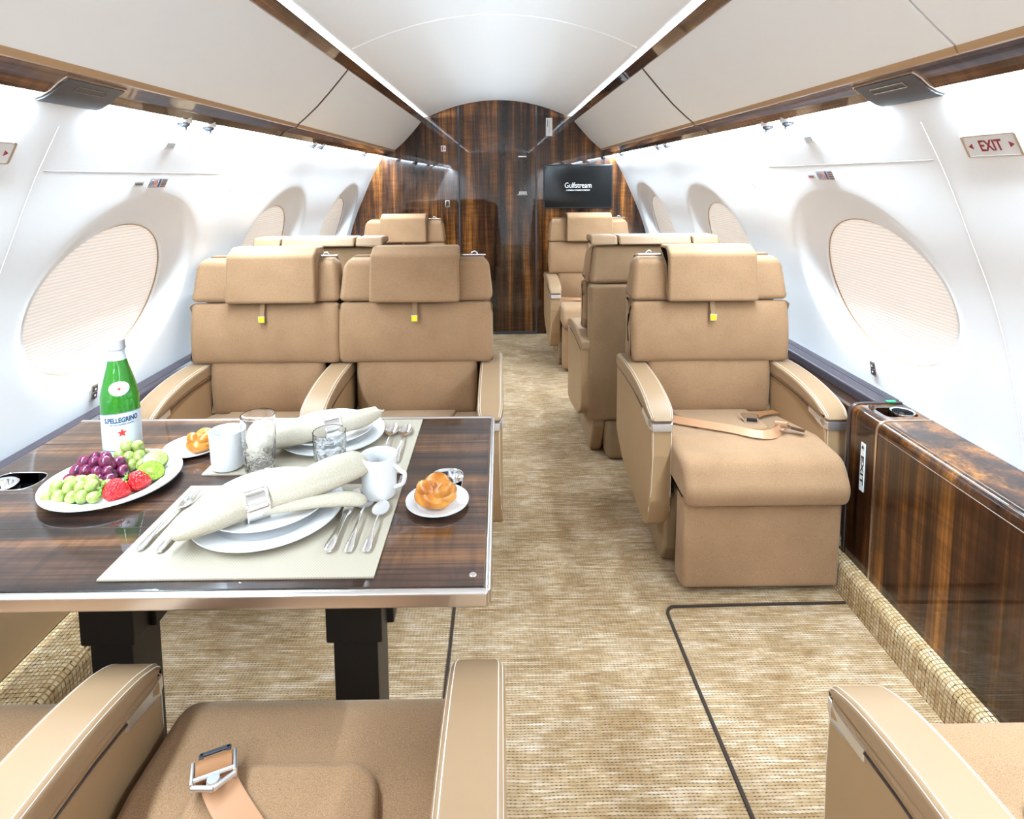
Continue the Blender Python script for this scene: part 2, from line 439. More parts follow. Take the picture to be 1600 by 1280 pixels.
def ribbon(bm, pts, w_, t_, side=None):
    """flat strap along pts; side = list of side vectors or None"""
    P = [Vector(p) for p in pts]; rings = []
    for i, p in enumerate(P):
        d = (P[min(i+1, len(P)-1)]-P[max(i-1, 0)]).normalized()
        s = Vector(side[i]) if isinstance(side, list) else Vector(side) if side else d.cross(Vector((0, 0, 1)))
        s = (s-d*s.dot(d)).normalized(); nn = d.cross(s)
        rings.append([p+s*w_/2+nn*t_/2, p-s*w_/2+nn*t_/2, p-s*w_/2-nn*t_/2, p+s*w_/2-nn*t_/2])
    loft(bm, rings)
def lathe(bm, prof, n=32, c=(0, 0, 0), sx=1, sy=1, cap=True):
    rings = [[(c[0]+r*sx*math.cos(2*PI*k/n), c[1]+r*sy*math.sin(2*PI*k/n), c[2]+z) for k in range(n)] for r, z in prof]
    loft(bm, rings, cap)
def ellipsoid(bm, c, s, rot=None, u=16, v=10, fn=None):
    ret = bmesh.ops.create_uvsphere(bm, u_segments=u, v_segments=v, radius=1.0)
    for q in ret['verts']:
        p = q.co.copy()
        if fn: p = fn(p)
        p = Vector((p.x*s[0], p.y*s[1], p.z*s[2]))
        if rot is not None: p = rot @ p
        q.co = p+Vector(c)
def spline(pts, k=8):
    P = [Vector(p) for p in pts]; out = []
    for i in range(len(P)-1):
        a, b_, c_, d = P[max(i-1, 0)], P[i], P[i+1], P[min(i+2, len(P)-1)]
        for j in range(k):
            t = j/k
            out.append(0.5*((2*b_)+(c_-a)*t+(2*a-5*b_+4*c_-d)*t*t+(3*b_-a-3*c_+d)*t**3))
    out.append(P[-1]); return out
def text_bm(s, size, mat4, depth=0.0004, wrap=None, sx=1.0, bold=0.0, align='CENTER'):
    cu = bpy.data.curves.new('t', 'FONT'); cu.body = s; cu.size = size; cu.extrude = depth; cu.offset = bold
    cu.align_x = align; cu.align_y = 'CENTER'; cu.resolution_u = 3
    ob = bpy.data.objects.new('t', cu); C.objects.link(ob)
    dg = bpy.context.evaluated_depsgraph_get()
    me = bpy.data.meshes.new_from_object(ob.evaluated_get(dg))
    bm = B(); bm.from_mesh(me)
    bpy.data.objects.remove(ob); bpy.data.curves.remove(cu); bpy.data.meshes.remove(me)
    for v in bm.verts:
        v.co.x *= sx
        if wrap: v.co = wrap(v.co)
    bm.transform(mat4)
    return bm
def add_bm(dst, src):
    me = bpy.data.meshes.new('tmp'); src.to_mesh(me); src.free(); dst.from_mesh(me); bpy.data.meshes.remove(me)
def cut(o, cutter_bm):
    """subtract a closed shape from a mesh object (applied at once, the cutter is removed)"""
    bmesh.ops.recalc_face_normals(cutter_bm, faces=cutter_bm.faces)
    me = bpy.data.meshes.new('c'); cutter_bm.to_mesh(me); cutter_bm.free()
    co = bpy.data.objects.new('c', me); C.objects.link(co); co.parent = o.parent
    md = o.modifiers.new('b', 'BOOLEAN'); md.operation = 'DIFFERENCE'; md.object = co; md.solver = 'EXACT'
    for q in o.modifiers:
        if q.type == 'WEIGHTED_NORMAL': q.show_viewport = False
    bpy.context.view_layer.update()
    dg = bpy.context.evaluated_depsgraph_get()
    nm = bpy.data.meshes.new_from_object(o.evaluated_get(dg))
    o.modifiers.remove(md); old = o.data; o.data = nm; nm.name = old.name
    for q in o.modifiers: q.show_viewport = True
    bpy.data.objects.remove(co); bpy.data.meshes.remove(me)
def box(bm, a, b_):
    rbox(bm, [(a[i]+b_[i])/2 for i in range(3)], [abs(b_[i]-a[i]) for i in range(3)], 0)

# ------------------------------------------------------------------ cabin shell
WP = [(0.0, 1.20), (0.25, 1.255), (0.45, 1.272), (0.6, 1.265), (0.845, 1.213), (1.0, 1.163), (1.15, 1.098), (1.30, 1.030), (1.44, 0.955), (1.50, 0.925)]
def wallx(z):
    for i in range(len(WP)-1):
        if z <= WP[i+1][0] or i == len(WP)-2:
            z0, x0 = WP[i]; z1, x1 = WP[i+1]
            zm, xm = WP[max(i-1, 0)]; zp, xp = WP[min(i+2, len(WP)-1)]
            t = (z-z0)/(z1-z0); h = z1-z0
            m0 = (x1-xm)/(z1-zm); m1 = (xp-x0)/(zp-z0)
            return (2*t**3-3*t*t+1)*x0+(t**3-2*t*t+t)*h*m0+(-2*t**3+3*t*t)*x1+(t**3-t*t)*h*m1
WC0 = [-0.635, 0.605, 1.845, 3.085, 4.325]   # window centres along the cabin; the second, out of view, is added for its light
WZ, WA, WB = 0.933, 0.300, 0.230          # glass ellipse
RA, RB, RZ = 0.405, 0.305, 0.955          # rim of the reveal
DEP = 0.055
def wcs(s): return [c+(0.015 if s > 0 else +0.004) for c in WC0]
def wall_side(s, name):
    bm = B(); NA = 144
    zb, zt = 0.0, 1.5
    for wc in wcs(s):
        ya, yb = wc-0.62, wc+0.62
        rings = []
        def P(y, z, d): return (s*(wallx(z)+d), y, z)
        dirs = []
        # rectangle boundary points by angle, corners snapped
        angs = [2*PI*k/NA for k in range(NA)]
        cor = [math.atan2(z-RZ, y-wc) % (2*PI) for y in (ya, yb) for z in (zb, zt)]
        for c_ in cor:
            k = min(range(NA), key=lambda q: abs(angs[q]-c_)); angs[k] = c_
        def bound(a):
            ca, sa = math.cos(a), math.sin(a); t = 1e9
            if ca > 1e-9: t = min(t, (yb-wc)/ca)
            if ca < -1e-9: t = min(t, (ya-wc)/ca)
            if sa > 1e-9: t = min(t, (zt-RZ)/sa)
            if sa < -1e-9: t = min(t, (zb-RZ)/sa)
            return wc+t*ca, RZ+t*sa
        def ell(a, A, Bz, zc):
            ca, sa = math.cos(a), math.sin(a)
            t = 1/math.sqrt((ca/A)**2+(sa/Bz)**2)
            return wc+t*ca, zc+t*sa
        rings.append([P(*ell(a, WA+0.004, WB+0.004, WZ), DEP+0.03) for a in angs])
        rings.append([P(*ell(a, WA, WB, WZ), DEP+0.012) for a in angs])
        rings.append([P(*ell(a, WA+0.003, WB+0.003, WZ), DEP-0.001) for a in angs])
        K = 14
        for k in range(1, K+1):
            u = k/K
            f = 0.5*(1+math.cos(PI*(u**0.85)))     # 1 at the glass, 0 at the rim
            f = f*0.93+0.07*(1-u)
            rings.append([P(*ell(a, WA+0.003+(RA-WA)*u, WB+0.003+(RB-WB)*u, WZ+(RZ-WZ)*u), (DEP-0.001)*f) for a in angs])
        for k in range(1, 13):
            u = k/12
            rr = []
            for a in angs:
                e = ell(a, RA+0.003, RB+0.003, RZ); q = bound(a)
                y, z = e[0]+(q[0]-e[0])*u, e[1]+(q[1]-e[1])*u
                # shallow swell of the lining between two windows
                rr.append(P(y, z, 0.0))
            rings.append(rr)
        loft(bm, rings, cap=False)
    bmesh.ops.remove_doubles(bm, verts=bm.verts, dist=0.0004)
    o = obj(name, bm, 'wall_white', None, True, 50, wn=False); struct(o)
    return o
wall_side(-1, 'wall_left'); wall_side(1, 'wall_right')
n = 0
for s in (-1, 1):
    for wc in wcs(s)[1:]:
        n += 1
        bm = B(); NA = 64; rings = []
        for f in (0.0001, 0.35, 0.7, 1.0):
            ring = []
            for k in range(NA):
                a = 2*PI*k/NA; y = wc+(WA+0.012)*f*math.cos(a); z = WZ+(WB+0.012)*f*math.sin(a)
                ring.append((s*(wallx(z)+DEP+0.011), y, z))
            rings.append(ring)
        loft(bm, rings, cap=False)
        o = obj('window_%d' % n, bm, 'shade_cloth', None, wn=False); struct(o, 'oval cabin window with its pleated cream shade drawn')
        bm = B()
        tube(bm, [(s*(wallx(WZ+WB*math.sin(a))+DEP+0.009), wc+WA*math.cos(a), WZ+WB*math.sin(a)) for a in [2*PI*k/72 for k in range(73)]], 0.0022, 6)
        obj('shade_edge', bm, 'lip_tan', o)
# ceiling: dome, cove and the lining behind the bins
bm = B()
cp = []
for k in range(-24, 25):
    x = k/24*0.56; cp.append((x, 1.925-0.42*x*x))
right = [(0.62, 1.795), (0.66, 1.800), (0.71, 1.798), (0.74, 1.77), (0.80, 1.72), (0.93, 1.62), (0.955, 1.52), (0.945, 1.47)]
cp = [(-x, z) for x, z in reversed(right)]+cp+right
loft(bm, [[(x, y, z) for x, z in cp] for y in (Y0, -0.5, 0.7, 1.9, 3.1, 4.1, Y1+0.1)], cap=False, closed=False)
struct(obj('ceiling', bm, 'ceiling_white', wn=False))
bm = B()
tube(bm, [(x, 2.34, 1.9275-0.42*x*x) for x in [k/30*0.55 for k in range(-30, 31)]], 0.0055, 8)
struct(obj('trim_1', bm, 'ceiling_white'))
# floor
bm = B(); box(bm, (-1.32, Y0-0.1, -0.05), (1.32, Y1+0.2, 0)); struct(obj('floor', bm, 'carpet', smooth=False))
bm = B(); box(bm, (-1.5, Y0-0.06, -0.05), (1.5, Y0, 2.2)); struct(obj('wall_front', bm, 'wall_white', smooth=False))

# carpet-covered skirting rolls
def skirting(s, name, y0, y1):
    bm = B()
    prof = roundpoly([(s*1.048, 0.0, 0), (s*1.052, 0.105, 0.03), (s*1.20, 0.098, 0.01), (s*1.20, 0.0, 0)], 6)
    prism(bm, prof, y0, y1, 0, order='xz')
    struct(obj(name, bm, 'carpet_roll'))
skirting(1, 'baseboard_right', Y0, Y1); skirting(-1, 'baseboard_left', Y0, Y1)
# dark bound seams in the carpet around the floor hatches
def floor_seam(pts, lab):
    bm = B(); ribbon(bm, [(x, y, 0.0015) for x, y in pts], 0.008, 0.006, None)
    return tag(obj('carpet_seam', bm, 'seam_dark'), lab, 'carpet seam')
arc = [(0.491+0.03-0.03*math.sin(a), 1.64+0.035*math.cos(a)) for a in [PI/2*k/6 for k in range(7)]]
floor_seam([(1.045, 1.683)]+arc+[(0.495, 1.4), (0.504, 1.08), (0.51, 0.4)], 'dark bound seam outlining the carpet hatch in front of the aisle-side single seat')
floor_seam([(-0.147, 1.9), (-0.148, 1.5), (-0.149, 1.2), (-0.15, 0.4)], 'dark bound seam in the carpet running under the dining table')

# rear bulkhead
bm = B()
box(bm, (-1.45, Y1, -0.02), (-0.336, Y1+0.06, 2.1)); struct(obj('wall_back', bm, 'wood_bulkhead', smooth=False))
bm = B()
box(bm, (0.296, Y1, -0.02), (1.45, Y1+0.06, 2.1)); struct(obj('wall_back.001', bm, 'wood_bulkhead', smooth=False))
dr = obj('door_1', (lambda q: (rbox(q, (-0.02, Y1+0.036, 1.04), (0.616, 0.06, 2.1), 0.002, 1), q)[1])(B()), 'wood_bulkhead', smooth=False)
struct(dr, 'tall glossy dark wood sliding door in the middle of the rear bulkhead')
for i, x in enumerate((-0.334, 0.294)):
    bm = B(); box(bm, (x-0.007, Y1-0.004, 0), (x+0.007, Y1+0.03, 1.95)); struct(obj('trim_%d' % (2+i), bm, 'charcoal', smooth=False))
bm = B(); box(bm, (-0.336, Y1-0.01, 0), (0.296, Y1+0.02, 0.02)); struct(obj('trim_4', bm, 'charcoal', smooth=False))

# upper rails along the bins
for s, nm in ((-1, 'trim_5'), (1, 'trim_6')):
    bm = B()
    prof = roundpoly([(s*0.570, 1.772, 0.003), (s*0.612, 1.753, 0.003), (s*0.66, 1.752, 0.002), (s*0.655, 1.759, 0.002), (s*0.578, 1.779, 0.003)], 2)
    prism(bm, prof, Y0, Y1, 0, order='xz')
    struct(obj(nm, bm, 'bronze_rail' if 'bronze_rail' in MATS else 'wood_valence'))

# ------------------------------------------------------------------ overhead bins
def bin_(s, y0, y1, label):
    t = thing('overhead_bin', label, 'overhead bin', (s*0.8, (y0+y1)/2, 1.5), 0, 'overhead bins on the left side' if s < 0 else 'overhead bins on the right side')
    iv = Matrix.Translation((-s*0.8, -(y0+y1)/2, -1.5))
    def part(name, bm, mat):
        bm.transform(iv); return obj(name, bm, mat, t)
    bm = B()
    face = [(0.614, 1.757), (0.655, 1.709), (0.70, 1.657), (0.75, 1.603), (0.80, 1.557), (0.832, 1.530)]
    prof = [(s*x, z) for x, z in face]+[(s*0.90, 1.54), (s*0.90, 1.60), (s*0.72, 1.757)]
    prism(bm, prof, y0+0.003, y1-0.003, 0.002, 2, order='xz')
    part('door', bm, 'bin_white')
    bm = B()
    prof = roundpoly([(s*0.830, 1.531, 0.002), (s*0.838, 1.517, 0.003), (s*0.860, 1.519, 0.002), (s*0.858, 1.533, 0.002)], 2)
    prism(bm, prof, y0+0.002, y1-0.002, 0, order='xz')
    part('lip', bm, 'lip_tan')
    return t
bs = [(-1, Y0, -0.1, 'white overhead bin behind the camera, left side'), (-1, -0.1, 2.53, 'long white overhead bin above the dining table, left side'), (-1, 2.53, Y1, 'shorter white overhead bin running to the bulkhead, left side'),
      (1, Y0, 1.08, 'white overhead bin at the right edge of the picture'), (1, 1.08, 2.53, 'white overhead bin above the near single seat, right side'), (1, 2.53, Y1, 'white overhead bin running to the bulkhead, right side')]
for a in bs: bin_(*a)
for s in (-1, 1):
    bm = B()
    face = [(0.614, 1.758), (0.655, 1.710), (0.70, 1.658), (0.75, 1.604), (0.80, 1.558), (0.832, 1.531)]
    P = [(s*(x-0.0015), z-0.001) for x, z in face]+[(s*0.842, 1.514), (s*0.864, 1.512), (s*0.892, 1.497), (s*0.906, 1.478)]
    ribbon(bm, [(x, 2.53, z) for x, z in P], 0.009, 0.004, (0, 1, 0))
    struct(obj('trim_%d' % (9 if s < 0 else 10), bm, 'bronze'))

# glossy wood valence under the bins
for s, nm in ((-1, 'trim_7'), (1, 'trim_8')):
    bm = B()
    prof = roundpoly([(s*0.850, 1.520, 0.002), (s*0.862, 1.514, 0.004), (s*0.892, 1.498, 0.01), (s*0.910, 1.477, 0.004), (s*0.915, 1.481, 0.002), (s*0.905, 1.53, 0.002)], 3)
    prism(bm, prof, Y0, Y1-0.001, 0, order='xz')
    struct(obj(nm, bm, 'wood_valence'))
    bm = B()
    prism(bm, [(s*0.895, 1.53), (s*0.958, 1.53), (s*0.958, 1.505), (s*0.895, 1.505)], Y0, Y1, 0, order='xz')
    struct(obj('trim_%d' % (11 if s < 0 else 12), bm, 'plastic_white'))

# speaker pods, reading lights, small fittings on the valence
def pod(s, y0, y1, label):
    t = thing('overhead_pod', label, 'overhead panel', (s*0.89, (y0+y1)/2, 1.46), 0, None)
    iv = Matrix.Translation((-s*0.89, -(y0+y1)/2, -1.46))
    def ring(g, dz):
        return [(0.862-g*0.3, 1.512-dz), (0.880, 1.500-dz), (0.898, 1.484-dz), (0.918, 1.473-dz), (0.932+g*0.3, 1.469-dz)]
    def slab(bm, g, dz, ya, yb, th):
        a = ring(g, dz); b_ = [(x+0.004, z+th) for x, z in reversed(a)]
        prism(bm, [(s*x, z) for x, z in a+b_], ya, yb, 0.002, 2, order='xz')
    bm = B(); slab(bm, 0.006, 0.002, y0, y1, 0.012); bm.transform(iv); obj('frame', bm, 'champagne', t)
    bm = B(); slab(bm, 0.0, 0.006, y0+0.006, y1-0.006, 0.012); bm.transform(iv); obj('panel', bm, 'charcoal', t)
    bm = B()
    ya, yb = y0+0.05, y1-0.05
    tube(bm, [(s*0.874, ya, 1.4968), (s*0.874, yb, 1.4968), (s*0.886, yb, 1.4878), (s*0.886, ya, 1.4878), (s*0.874, ya, 1.4968)], 0.0008, 5)
    bm.transform(iv); obj('outline', bm, 'champagne', t)
pod(-1, 1.235, 1.43, 'charcoal overhead panel with pale frame above the left oval window, left of the picture')
pod(1, 1.23, 1.44, 'charcoal overhead panel with pale frame above the right oval window, right of the picture')
def lamp(s, y, label):
    t = thing('reading_light', label, 'reading light', (s*0.925+XC, y, 1.470), 0, 'reading lights along the cabin sides')
    bm = B(); lathe(bm, [(0.022, 0.02), (0.022, 0.0), (0.018, -0.003)], 20); obj('bezel', bm, 'chrome', t)
    bm = B(); ellipsoid(bm, (0, 0, -0.002), (0.016, 0.016, 0.013)); lathe(bm, [(0.007, -0.01), (0.007, -0.021), (0.005, -0.022)], 12); obj('eyeball', bm, 'charcoal', t)
for s, ys in ((-1, (1.80, 1.95, 3.02, 3.15, 4.15)), (1, (1.89, 2.03, 3.25, 3.42, 4.45))):
    for k, y in enumerate(ys):
        side = 'left' if s < 0 else 'right'
        lab = ['nearest dark eyeball reading light under the %s valence', 'second dark eyeball reading light from the camera under the %s valence', 'third dark eyeball reading light from the camera under the %s valence',
               'fourth dark eyeball reading light from the camera under the %s valence', 'farthest dark eyeball reading light, beside the bulkhead, under the %s valence'][k] % side
        lamp(s, y, lab)

# placards and fittings on a side wall: placed by (y, z) on the wall surface
def on_wall(s, y, z):
    """matrix: local x runs along the wall to the viewer's right, y up the wall, z out of the wall into the cabin"""
    x = wallx(z); d = (wallx(z+0.01)-wallx(z-0.01))/0.02
    up = Vector((s*d, 0, 1)).normalized()
    inn = Vector((-s, 0, -s*d*(-s)*-1)) if False else None
    rt = Vector((0, 1, 0)) if s < 0 else Vector((0, -1, 0))
    nn = rt.cross(up)
    M_ = Matrix((rt, up, nn)).transposed().to_4x4(); M_.translation = Vector((s*x, y, z))+nn*0.001
    return M_
def placard(s, y, z, wx, hz, lab, lines, back='plastic_white', frame=None):
    Mx = on_wall(s, y, z)
    t = thing('placard', lab, 'sign', Mx.translation)
    Mx = Matrix.Translation(-Mx.translation) @ Mx
    bm = B(); rbox(bm, (0, 0, 0.0005), (wx, hz, 0.002), 0.0007, 2); bm.transform(Mx); obj('plate', bm, back, t)
    if frame:
        bm = B()
        for a in ((0, hz/2, wx, 0.003), (0, -hz/2, wx, 0.003), (wx/2, 0, 0.003, hz), (-wx/2, 0, 0.003, hz)): rbox(bm, (a[0], a[1], 0.001), (a[2]+0.003, a[3], 0.004), 0.0005, 1)
        bm.transform(Mx); obj('frame', bm, frame, t)
    for typ, args, mat in lines:
        if typ == 'text':
            s_, size, px, py, sx, bold = args
            bm = text_bm(s_, size, Mx @ Matrix.Translation((px, py, 0.002)), 0.0003, None, sx, bold)
            obj('lettering', bm, mat, t, smooth=False)
        elif typ == 'tri':
            bm = B(); px, py, r, d = args
            prism(bm, [(px+d*r, py), (px-d*r*0.7, py+r), (px-d*r*0.7, py-r)], 0.0016, 0.0024, 0, order='xy'); bm.transform(Mx); obj('arrow', bm, mat, t, smooth=False)
        elif typ == 'bar':
            bm = B(); px, py, bw, bh = args
            rbox(bm, (px, py, 0.0018), (bw, bh, 0.001), 0); bm.transform(Mx); obj('printed_line', bm, mat, t, smooth=False)
        elif typ == 'ring':
            bm = B(); px, py, r = args
            tube(bm, [(px+r*math.cos(a), py+r*math.sin(a), 0.0018) for a in [2*PI*k/20 for k in range(21)]], 0.0007, 5); bm.transform(Mx); obj('printed_mark', bm, mat, t)
    return t
def exit_lines(sz=0.034):
    return [('text', ('EXIT', sz, 0, -0.001, 0.80, 0.0006), 'ink_maroon'), ('tri', (-0.049, 0, 0.0062, -1), 'ink_maroon'), ('tri', (0.049, 0, 0.0062, 1), 'ink_maroon')]
placard(1, 1.185, 1.360, 0.128, 0.047, 'white EXIT sign with red letters and grey frame on the right side wall', exit_lines(), 'plastic_white', 'satin_metal')
placard(-1, 1.185, 1.358, 0.128, 0.047, 'white EXIT sign cut off by the left edge of the picture', exit_lines(), 'plastic_white', 'satin_metal')
def instr(s, y, z, lab):
    L_ = [('ring', (-0.034, 0.0, 0.009), 'ink_blue'), ('ring', (-0.013, 0.0, 0.009), 'ink_red'), ('bar', (0.007, 0, 0.008, 0.026), 'ink_blue')]
    for k in range(4): L_.append(('bar', (0.031, 0.010-0.007*k, 0.024, 0.003), 'ink_maroon' if k % 2 else 'ink_black'))
    placard(s, y, z, 0.095, 0.032, lab, L_, 'plastic_grey')
instr(-1, 1.83, 1.292, 'small instruction placard with pictures above the nearest left window')
instr(1, 1.84, 1.303, 'small instruction placard with pictures above the nearest right window')
placard(-1, 1.735, 1.290, 0.045, 0.016, 'tiny grey placard left of the instruction placard on the left wall', [('bar', (0, 0, 0.036, 0.004), 'ink_black')], 'plastic_grey')
placard(1, 1.925, 1.300, 0.04, 0.014, 'tiny pink placard left of the instruction placard on the right wall', [('bar', (0, 0, 0.03, 0.004), 'ink_maroon')], 'plastic_grey')
for s, y, z, lab in ((-1, 1.80, 1.405, 'small grey vent plate under the valence, left wall'), (1, 1.83, 1.415, 'small grey vent plate under the valence, right wall')):
    Mx = on_wall(s, y, z); t = thing('vent', lab, 'vent', Mx.translation); Mx = Matrix.Translation(-Mx.translation) @ Mx
    bm = B(); rbox(bm, (0, 0, 0.001), (0.056, 0.030, 0.003), 0.001, 2); bm.transform(Mx); obj('frame', bm, 'plastic_white', t)
    bm = B(); rbox(bm, (0, 0, 0.0026), (0.044, 0.018, 0.002), 0.0006, 1); bm.transform(Mx); obj('grille', bm, 'plastic_grey', t)
for s, y, z, lab in ((-1, 2.34, 1.275, 'white coat hook on the left wall between first and second window'), (1, 2.40, 1.288, 'white coat hook on the right wall between first and second window')):
    Mx = on_wall(s, y, z); t = thing('coat_hook', lab, 'hook', Mx.translation); Mx = Matrix.Translation(-Mx.translation) @ Mx
    bm = B(); rbox(bm, (0, 0, 0.002), (0.016, 0.05, 0.004), 0.002, 2); bm.transform(Mx); obj('plate', bm, 'plastic_white', t)
    bm = B(); tube(bm, [Mx @ Vector(p) for p in spline([(0, 0.015, 0.003), (0, 0.012, 0.016), (0, -0.004, 0.020), (0, -0.016, 0.016), (0, -0.02, 0.022)], 5)], 0.004, 8); obj('hook_arm', bm, 'plastic_white', t)
for s, y, z, lab in ((1, 1.90, 0.664, 'grey window shade switch with arrows below the right window'), (-1, 1.80, 0.645, 'grey window shade switch half hidden behind the green bottle')):
    Mx = on_wall(s, y, z); t = thing('shade_switch', lab, 'switch', Mx.translation); Mx = Matrix.Translation(-Mx.translation) @ Mx
    bm = B(); rbox(bm, (0, 0, 0.003), (0.030, 0.050, 0.006), 0.002, 2); bm.transform(Mx); obj('plate', bm, 'satin_metal', t)
    for k in (-1, 1):
        bm = B(); rbox(bm, (0, k*0.011, 0.0065), (0.020, 0.018, 0.003), 0.001, 2); bm.transform(Mx); b_ = obj('button', bm, 'charcoal', t)
        bm = B(); prism(bm, [(-0.004, k*0.011-k*0.003), (0.004, k*0.011-k*0.003), (0, k*0.011+k*0.004)], 0.008, 0.0086, 0, order='xy'); bm.transform(Mx); obj('arrow', bm, 'white_ink', b_, smooth=False)
# outline of the emergency exit lining around the nearest windows
for i, s in enumerate((-1, 1)):
    bm = B()
    zl = 1.322 if s < 0 else 1.335
    tube(bm, [(s*(wallx(zl)+0.0003), y, zl) for y in (1.36, 1.6, 1.9, 2.2)], 0.0009, 6)
    struct(obj('trim_%d' % (13+i), bm, 'seam_grey'))
    bm = B()
    tube(bm, [(s*(wallx(z)+0.0008), 1.345, z) for z in [0.6+0.82*k/20 for k in range(21)]], 0.0018, 6)
    struct(obj('trim_%d' % (15+i), bm, 'wall_white'))

for o in list(C.objects):
    if o.parent is None and o.type in ('MESH', 'EMPTY') and o.name.split('.')[0] not in ('floor', 'wall_back', 'door_1', 'trim_2', 'trim_3', 'trim_4', 'baseboard_right', 'carpet_seam', 'reading_light', 'wall_front'):
        o.location.x += XC
# ------------------------------------------------------------------ bulkhead fittings
def tvpanel():
    x0, x1, z0, z1 = 0.352, 0.918, 1.048, 1.405
    t = thing('television', 'flat black wall screen showing a white logo on the rear bulkhead', 'television', ((x0+x1)/2, Y1, (z0+z1)/2))
    bm = B(); rbox(bm, (0, -0.008, 0), (x1-x0, 0.016, z1-z0), 0.003, 2); obj('frame', bm, 'tv_frame', t)
    bm = B(); rbox(bm, (0, -0.0165, 0), (x1-x0-0.02, 0.002, z1-z0-0.02), 0.0005, 1); sc = obj('screen', bm, 'tv_screen', t)
    RX = Matrix.Rotation(PI/2, 4, 'X')
    bm = text_bm('Gulfstream', 0.062, Matrix.Translation((0, -0.018, 0.008)) @ RX, 0.0002, None, 0.80, 0.0); obj('logo_lettering', bm, 'white_ink', sc, smooth=False)
    bm = text_bm('A GENERAL DYNAMICS COMPANY', 0.014, Matrix.Translation((0, -0.018, -0.030)) @ RX, 0.0002, None, 0.88, 0.0003); obj('small_lettering', bm, 'white_ink', sc, smooth=False)
tvpanel()
def bulk_sign(x, z, w_, h_, lab, parts, cat='sign', name='placard', mat='plastic_white'):
    t = thing(name, lab, cat, (x, Y1-0.0005, z))
    bm = B(); rbox(bm, (0, -0.0015, 0), (w_, 0.003, h_), 0.001, 2); obj('plate', bm, mat, t)
    for p in parts:
        if p[0] == 'bar':
            bm = B(); rbox(bm, (p[1], -0.0035, p[2]), (p[3], 0.001, p[4]), 0); obj('printed_line', bm, p[5], t, smooth=False)
        else:
            Mt = Matrix.Translation((p[2], -0.0035, p[3])) @ Matrix.Rotation(PI/2, 4, 'X') @ Matrix.Rotation(p[5], 4, 'Z')
            bm = text_bm(p[1], p[4], Mt, 0.0002, None, 0.9, 0.0004); obj('lettering', bm, p[6], t, smooth=False)
bulk_sign(0.399, 1.708, 0.052, 0.145, 'white upright placard high on the bulkhead right of the door', [('bar', -0.012, 0.03, 0.004, 0.06, 'ink_black'), ('bar', 0.002, 0.0, 0.003, 0.10, 'plastic_grey')])
bulk_sign(-0.458, 1.540, 0.040, 0.048, 'small white and red placard high on the bulkhead left of the door', [('bar', -0.008, 0, 0.010, 0.034, 'ink_red'), ('bar', 0.010, -0.002, 0.006, 0.012, 'ink_black')])
bulk_sign(-0.432, 1.092, 0.034, 0.056, 'small black and chrome control panel on the bulkhead left of the door', [('bar', 0, 0, 0.024, 0.046, 'black_plastic'), ('bar', 0, 0.012, 0.007, 0.007, 'white_ink'), ('bar', 0, -0.012, 0.007, 0.007, 'white_ink')], 'control panel', 'control_panel', 'chrome')
def door_sign(z, rows, lab):
    # lines of lettering too small to read: fine broken strokes
    t = thing('placard', lab, 'sign', (0.183, Y1+0.005, z))
    g = random.Random(3)
    for dz, w_, h_ in rows:
        bm = B(); x = -w_/2
        while x < w_/2:
            lw = g.uniform(0.004, 0.008); rbox(bm, (x+lw/2, -0.0008, dz), (lw, 0.0008, h_), 0); x += lw+0.0022
        obj('printed_line', bm, 'white_ink', t, smooth=False)
door_sign(1.472, [(0, 0.070, 0.009)], 'one short line of white lettering on the upper right of the wood door')
door_sign(1.172, [(0.012, 0.055, 0.008), (0.0, 0.060, 0.006), (-0.010, 0.082, 0.005)], 'three short lines of white lettering at eye level on the wood door')

# ------------------------------------------------------------------ side ledges and the long cabinet
def ledge(s, y0, y1, label, xi=1.135):
    t = thing('side_ledge', label, 'ledge', (s*1.15, (y0+y1)/2, 0))
    iv = Matrix.Translation((-s*1.15, -(y0+y1)/2, 0))
    bm = B(); box(bm, (s*(xi+0.006), y0, 0.10), (s*(xi+0.03), y1, 0.535)); bm.transform(iv); obj('side_panel', bm, 'leather_panel', t)
    bm = B(); prism(bm, roundpoly([(s*xi, 0.532, 0.004), (s*xi, 0.550, 0.004), (s*1.245, 0.550, 0.0), (s*1.245, 0.532, 0)], 3), y0, y1, 0, order='xz'); bm.transform(iv); obj('top', bm, 'wood_top', t)
    bm = B(); prism(bm, roundpoly([(s*max(1.192, xi+0.004), 0.551, 0.004), (s*max(1.192, xi+0.004), 0.583, 0.010), (s*1.222, 0.592, 0.006), (s*1.262, 0.600, 0.004), (s*1.262, 0.551, 0)], 4), y0, y1, 0.004, 2, order='xz'); bm.transform(iv)
    ro = obj('leather_rail', bm, 'leather_dark', t)
    bm = B()
    for x, z in ((1.226, 0.5935), (1.236, 0.5945)): tube(bm, [(s*x, y0+0.01, z), (s*x, y1-0.01, z)], 0.0013, 6)
    bm.transform(iv); obj('piping', bm, 'charcoal', ro)
ledge(-1, Y0, Y1, 'long side ledge with dark leather rail along the left wall beside the dining table', 1.205)
ledge(1, 1.79, Y1, 'side ledge with dark leather rail along the right wall behind the wood cabinet')

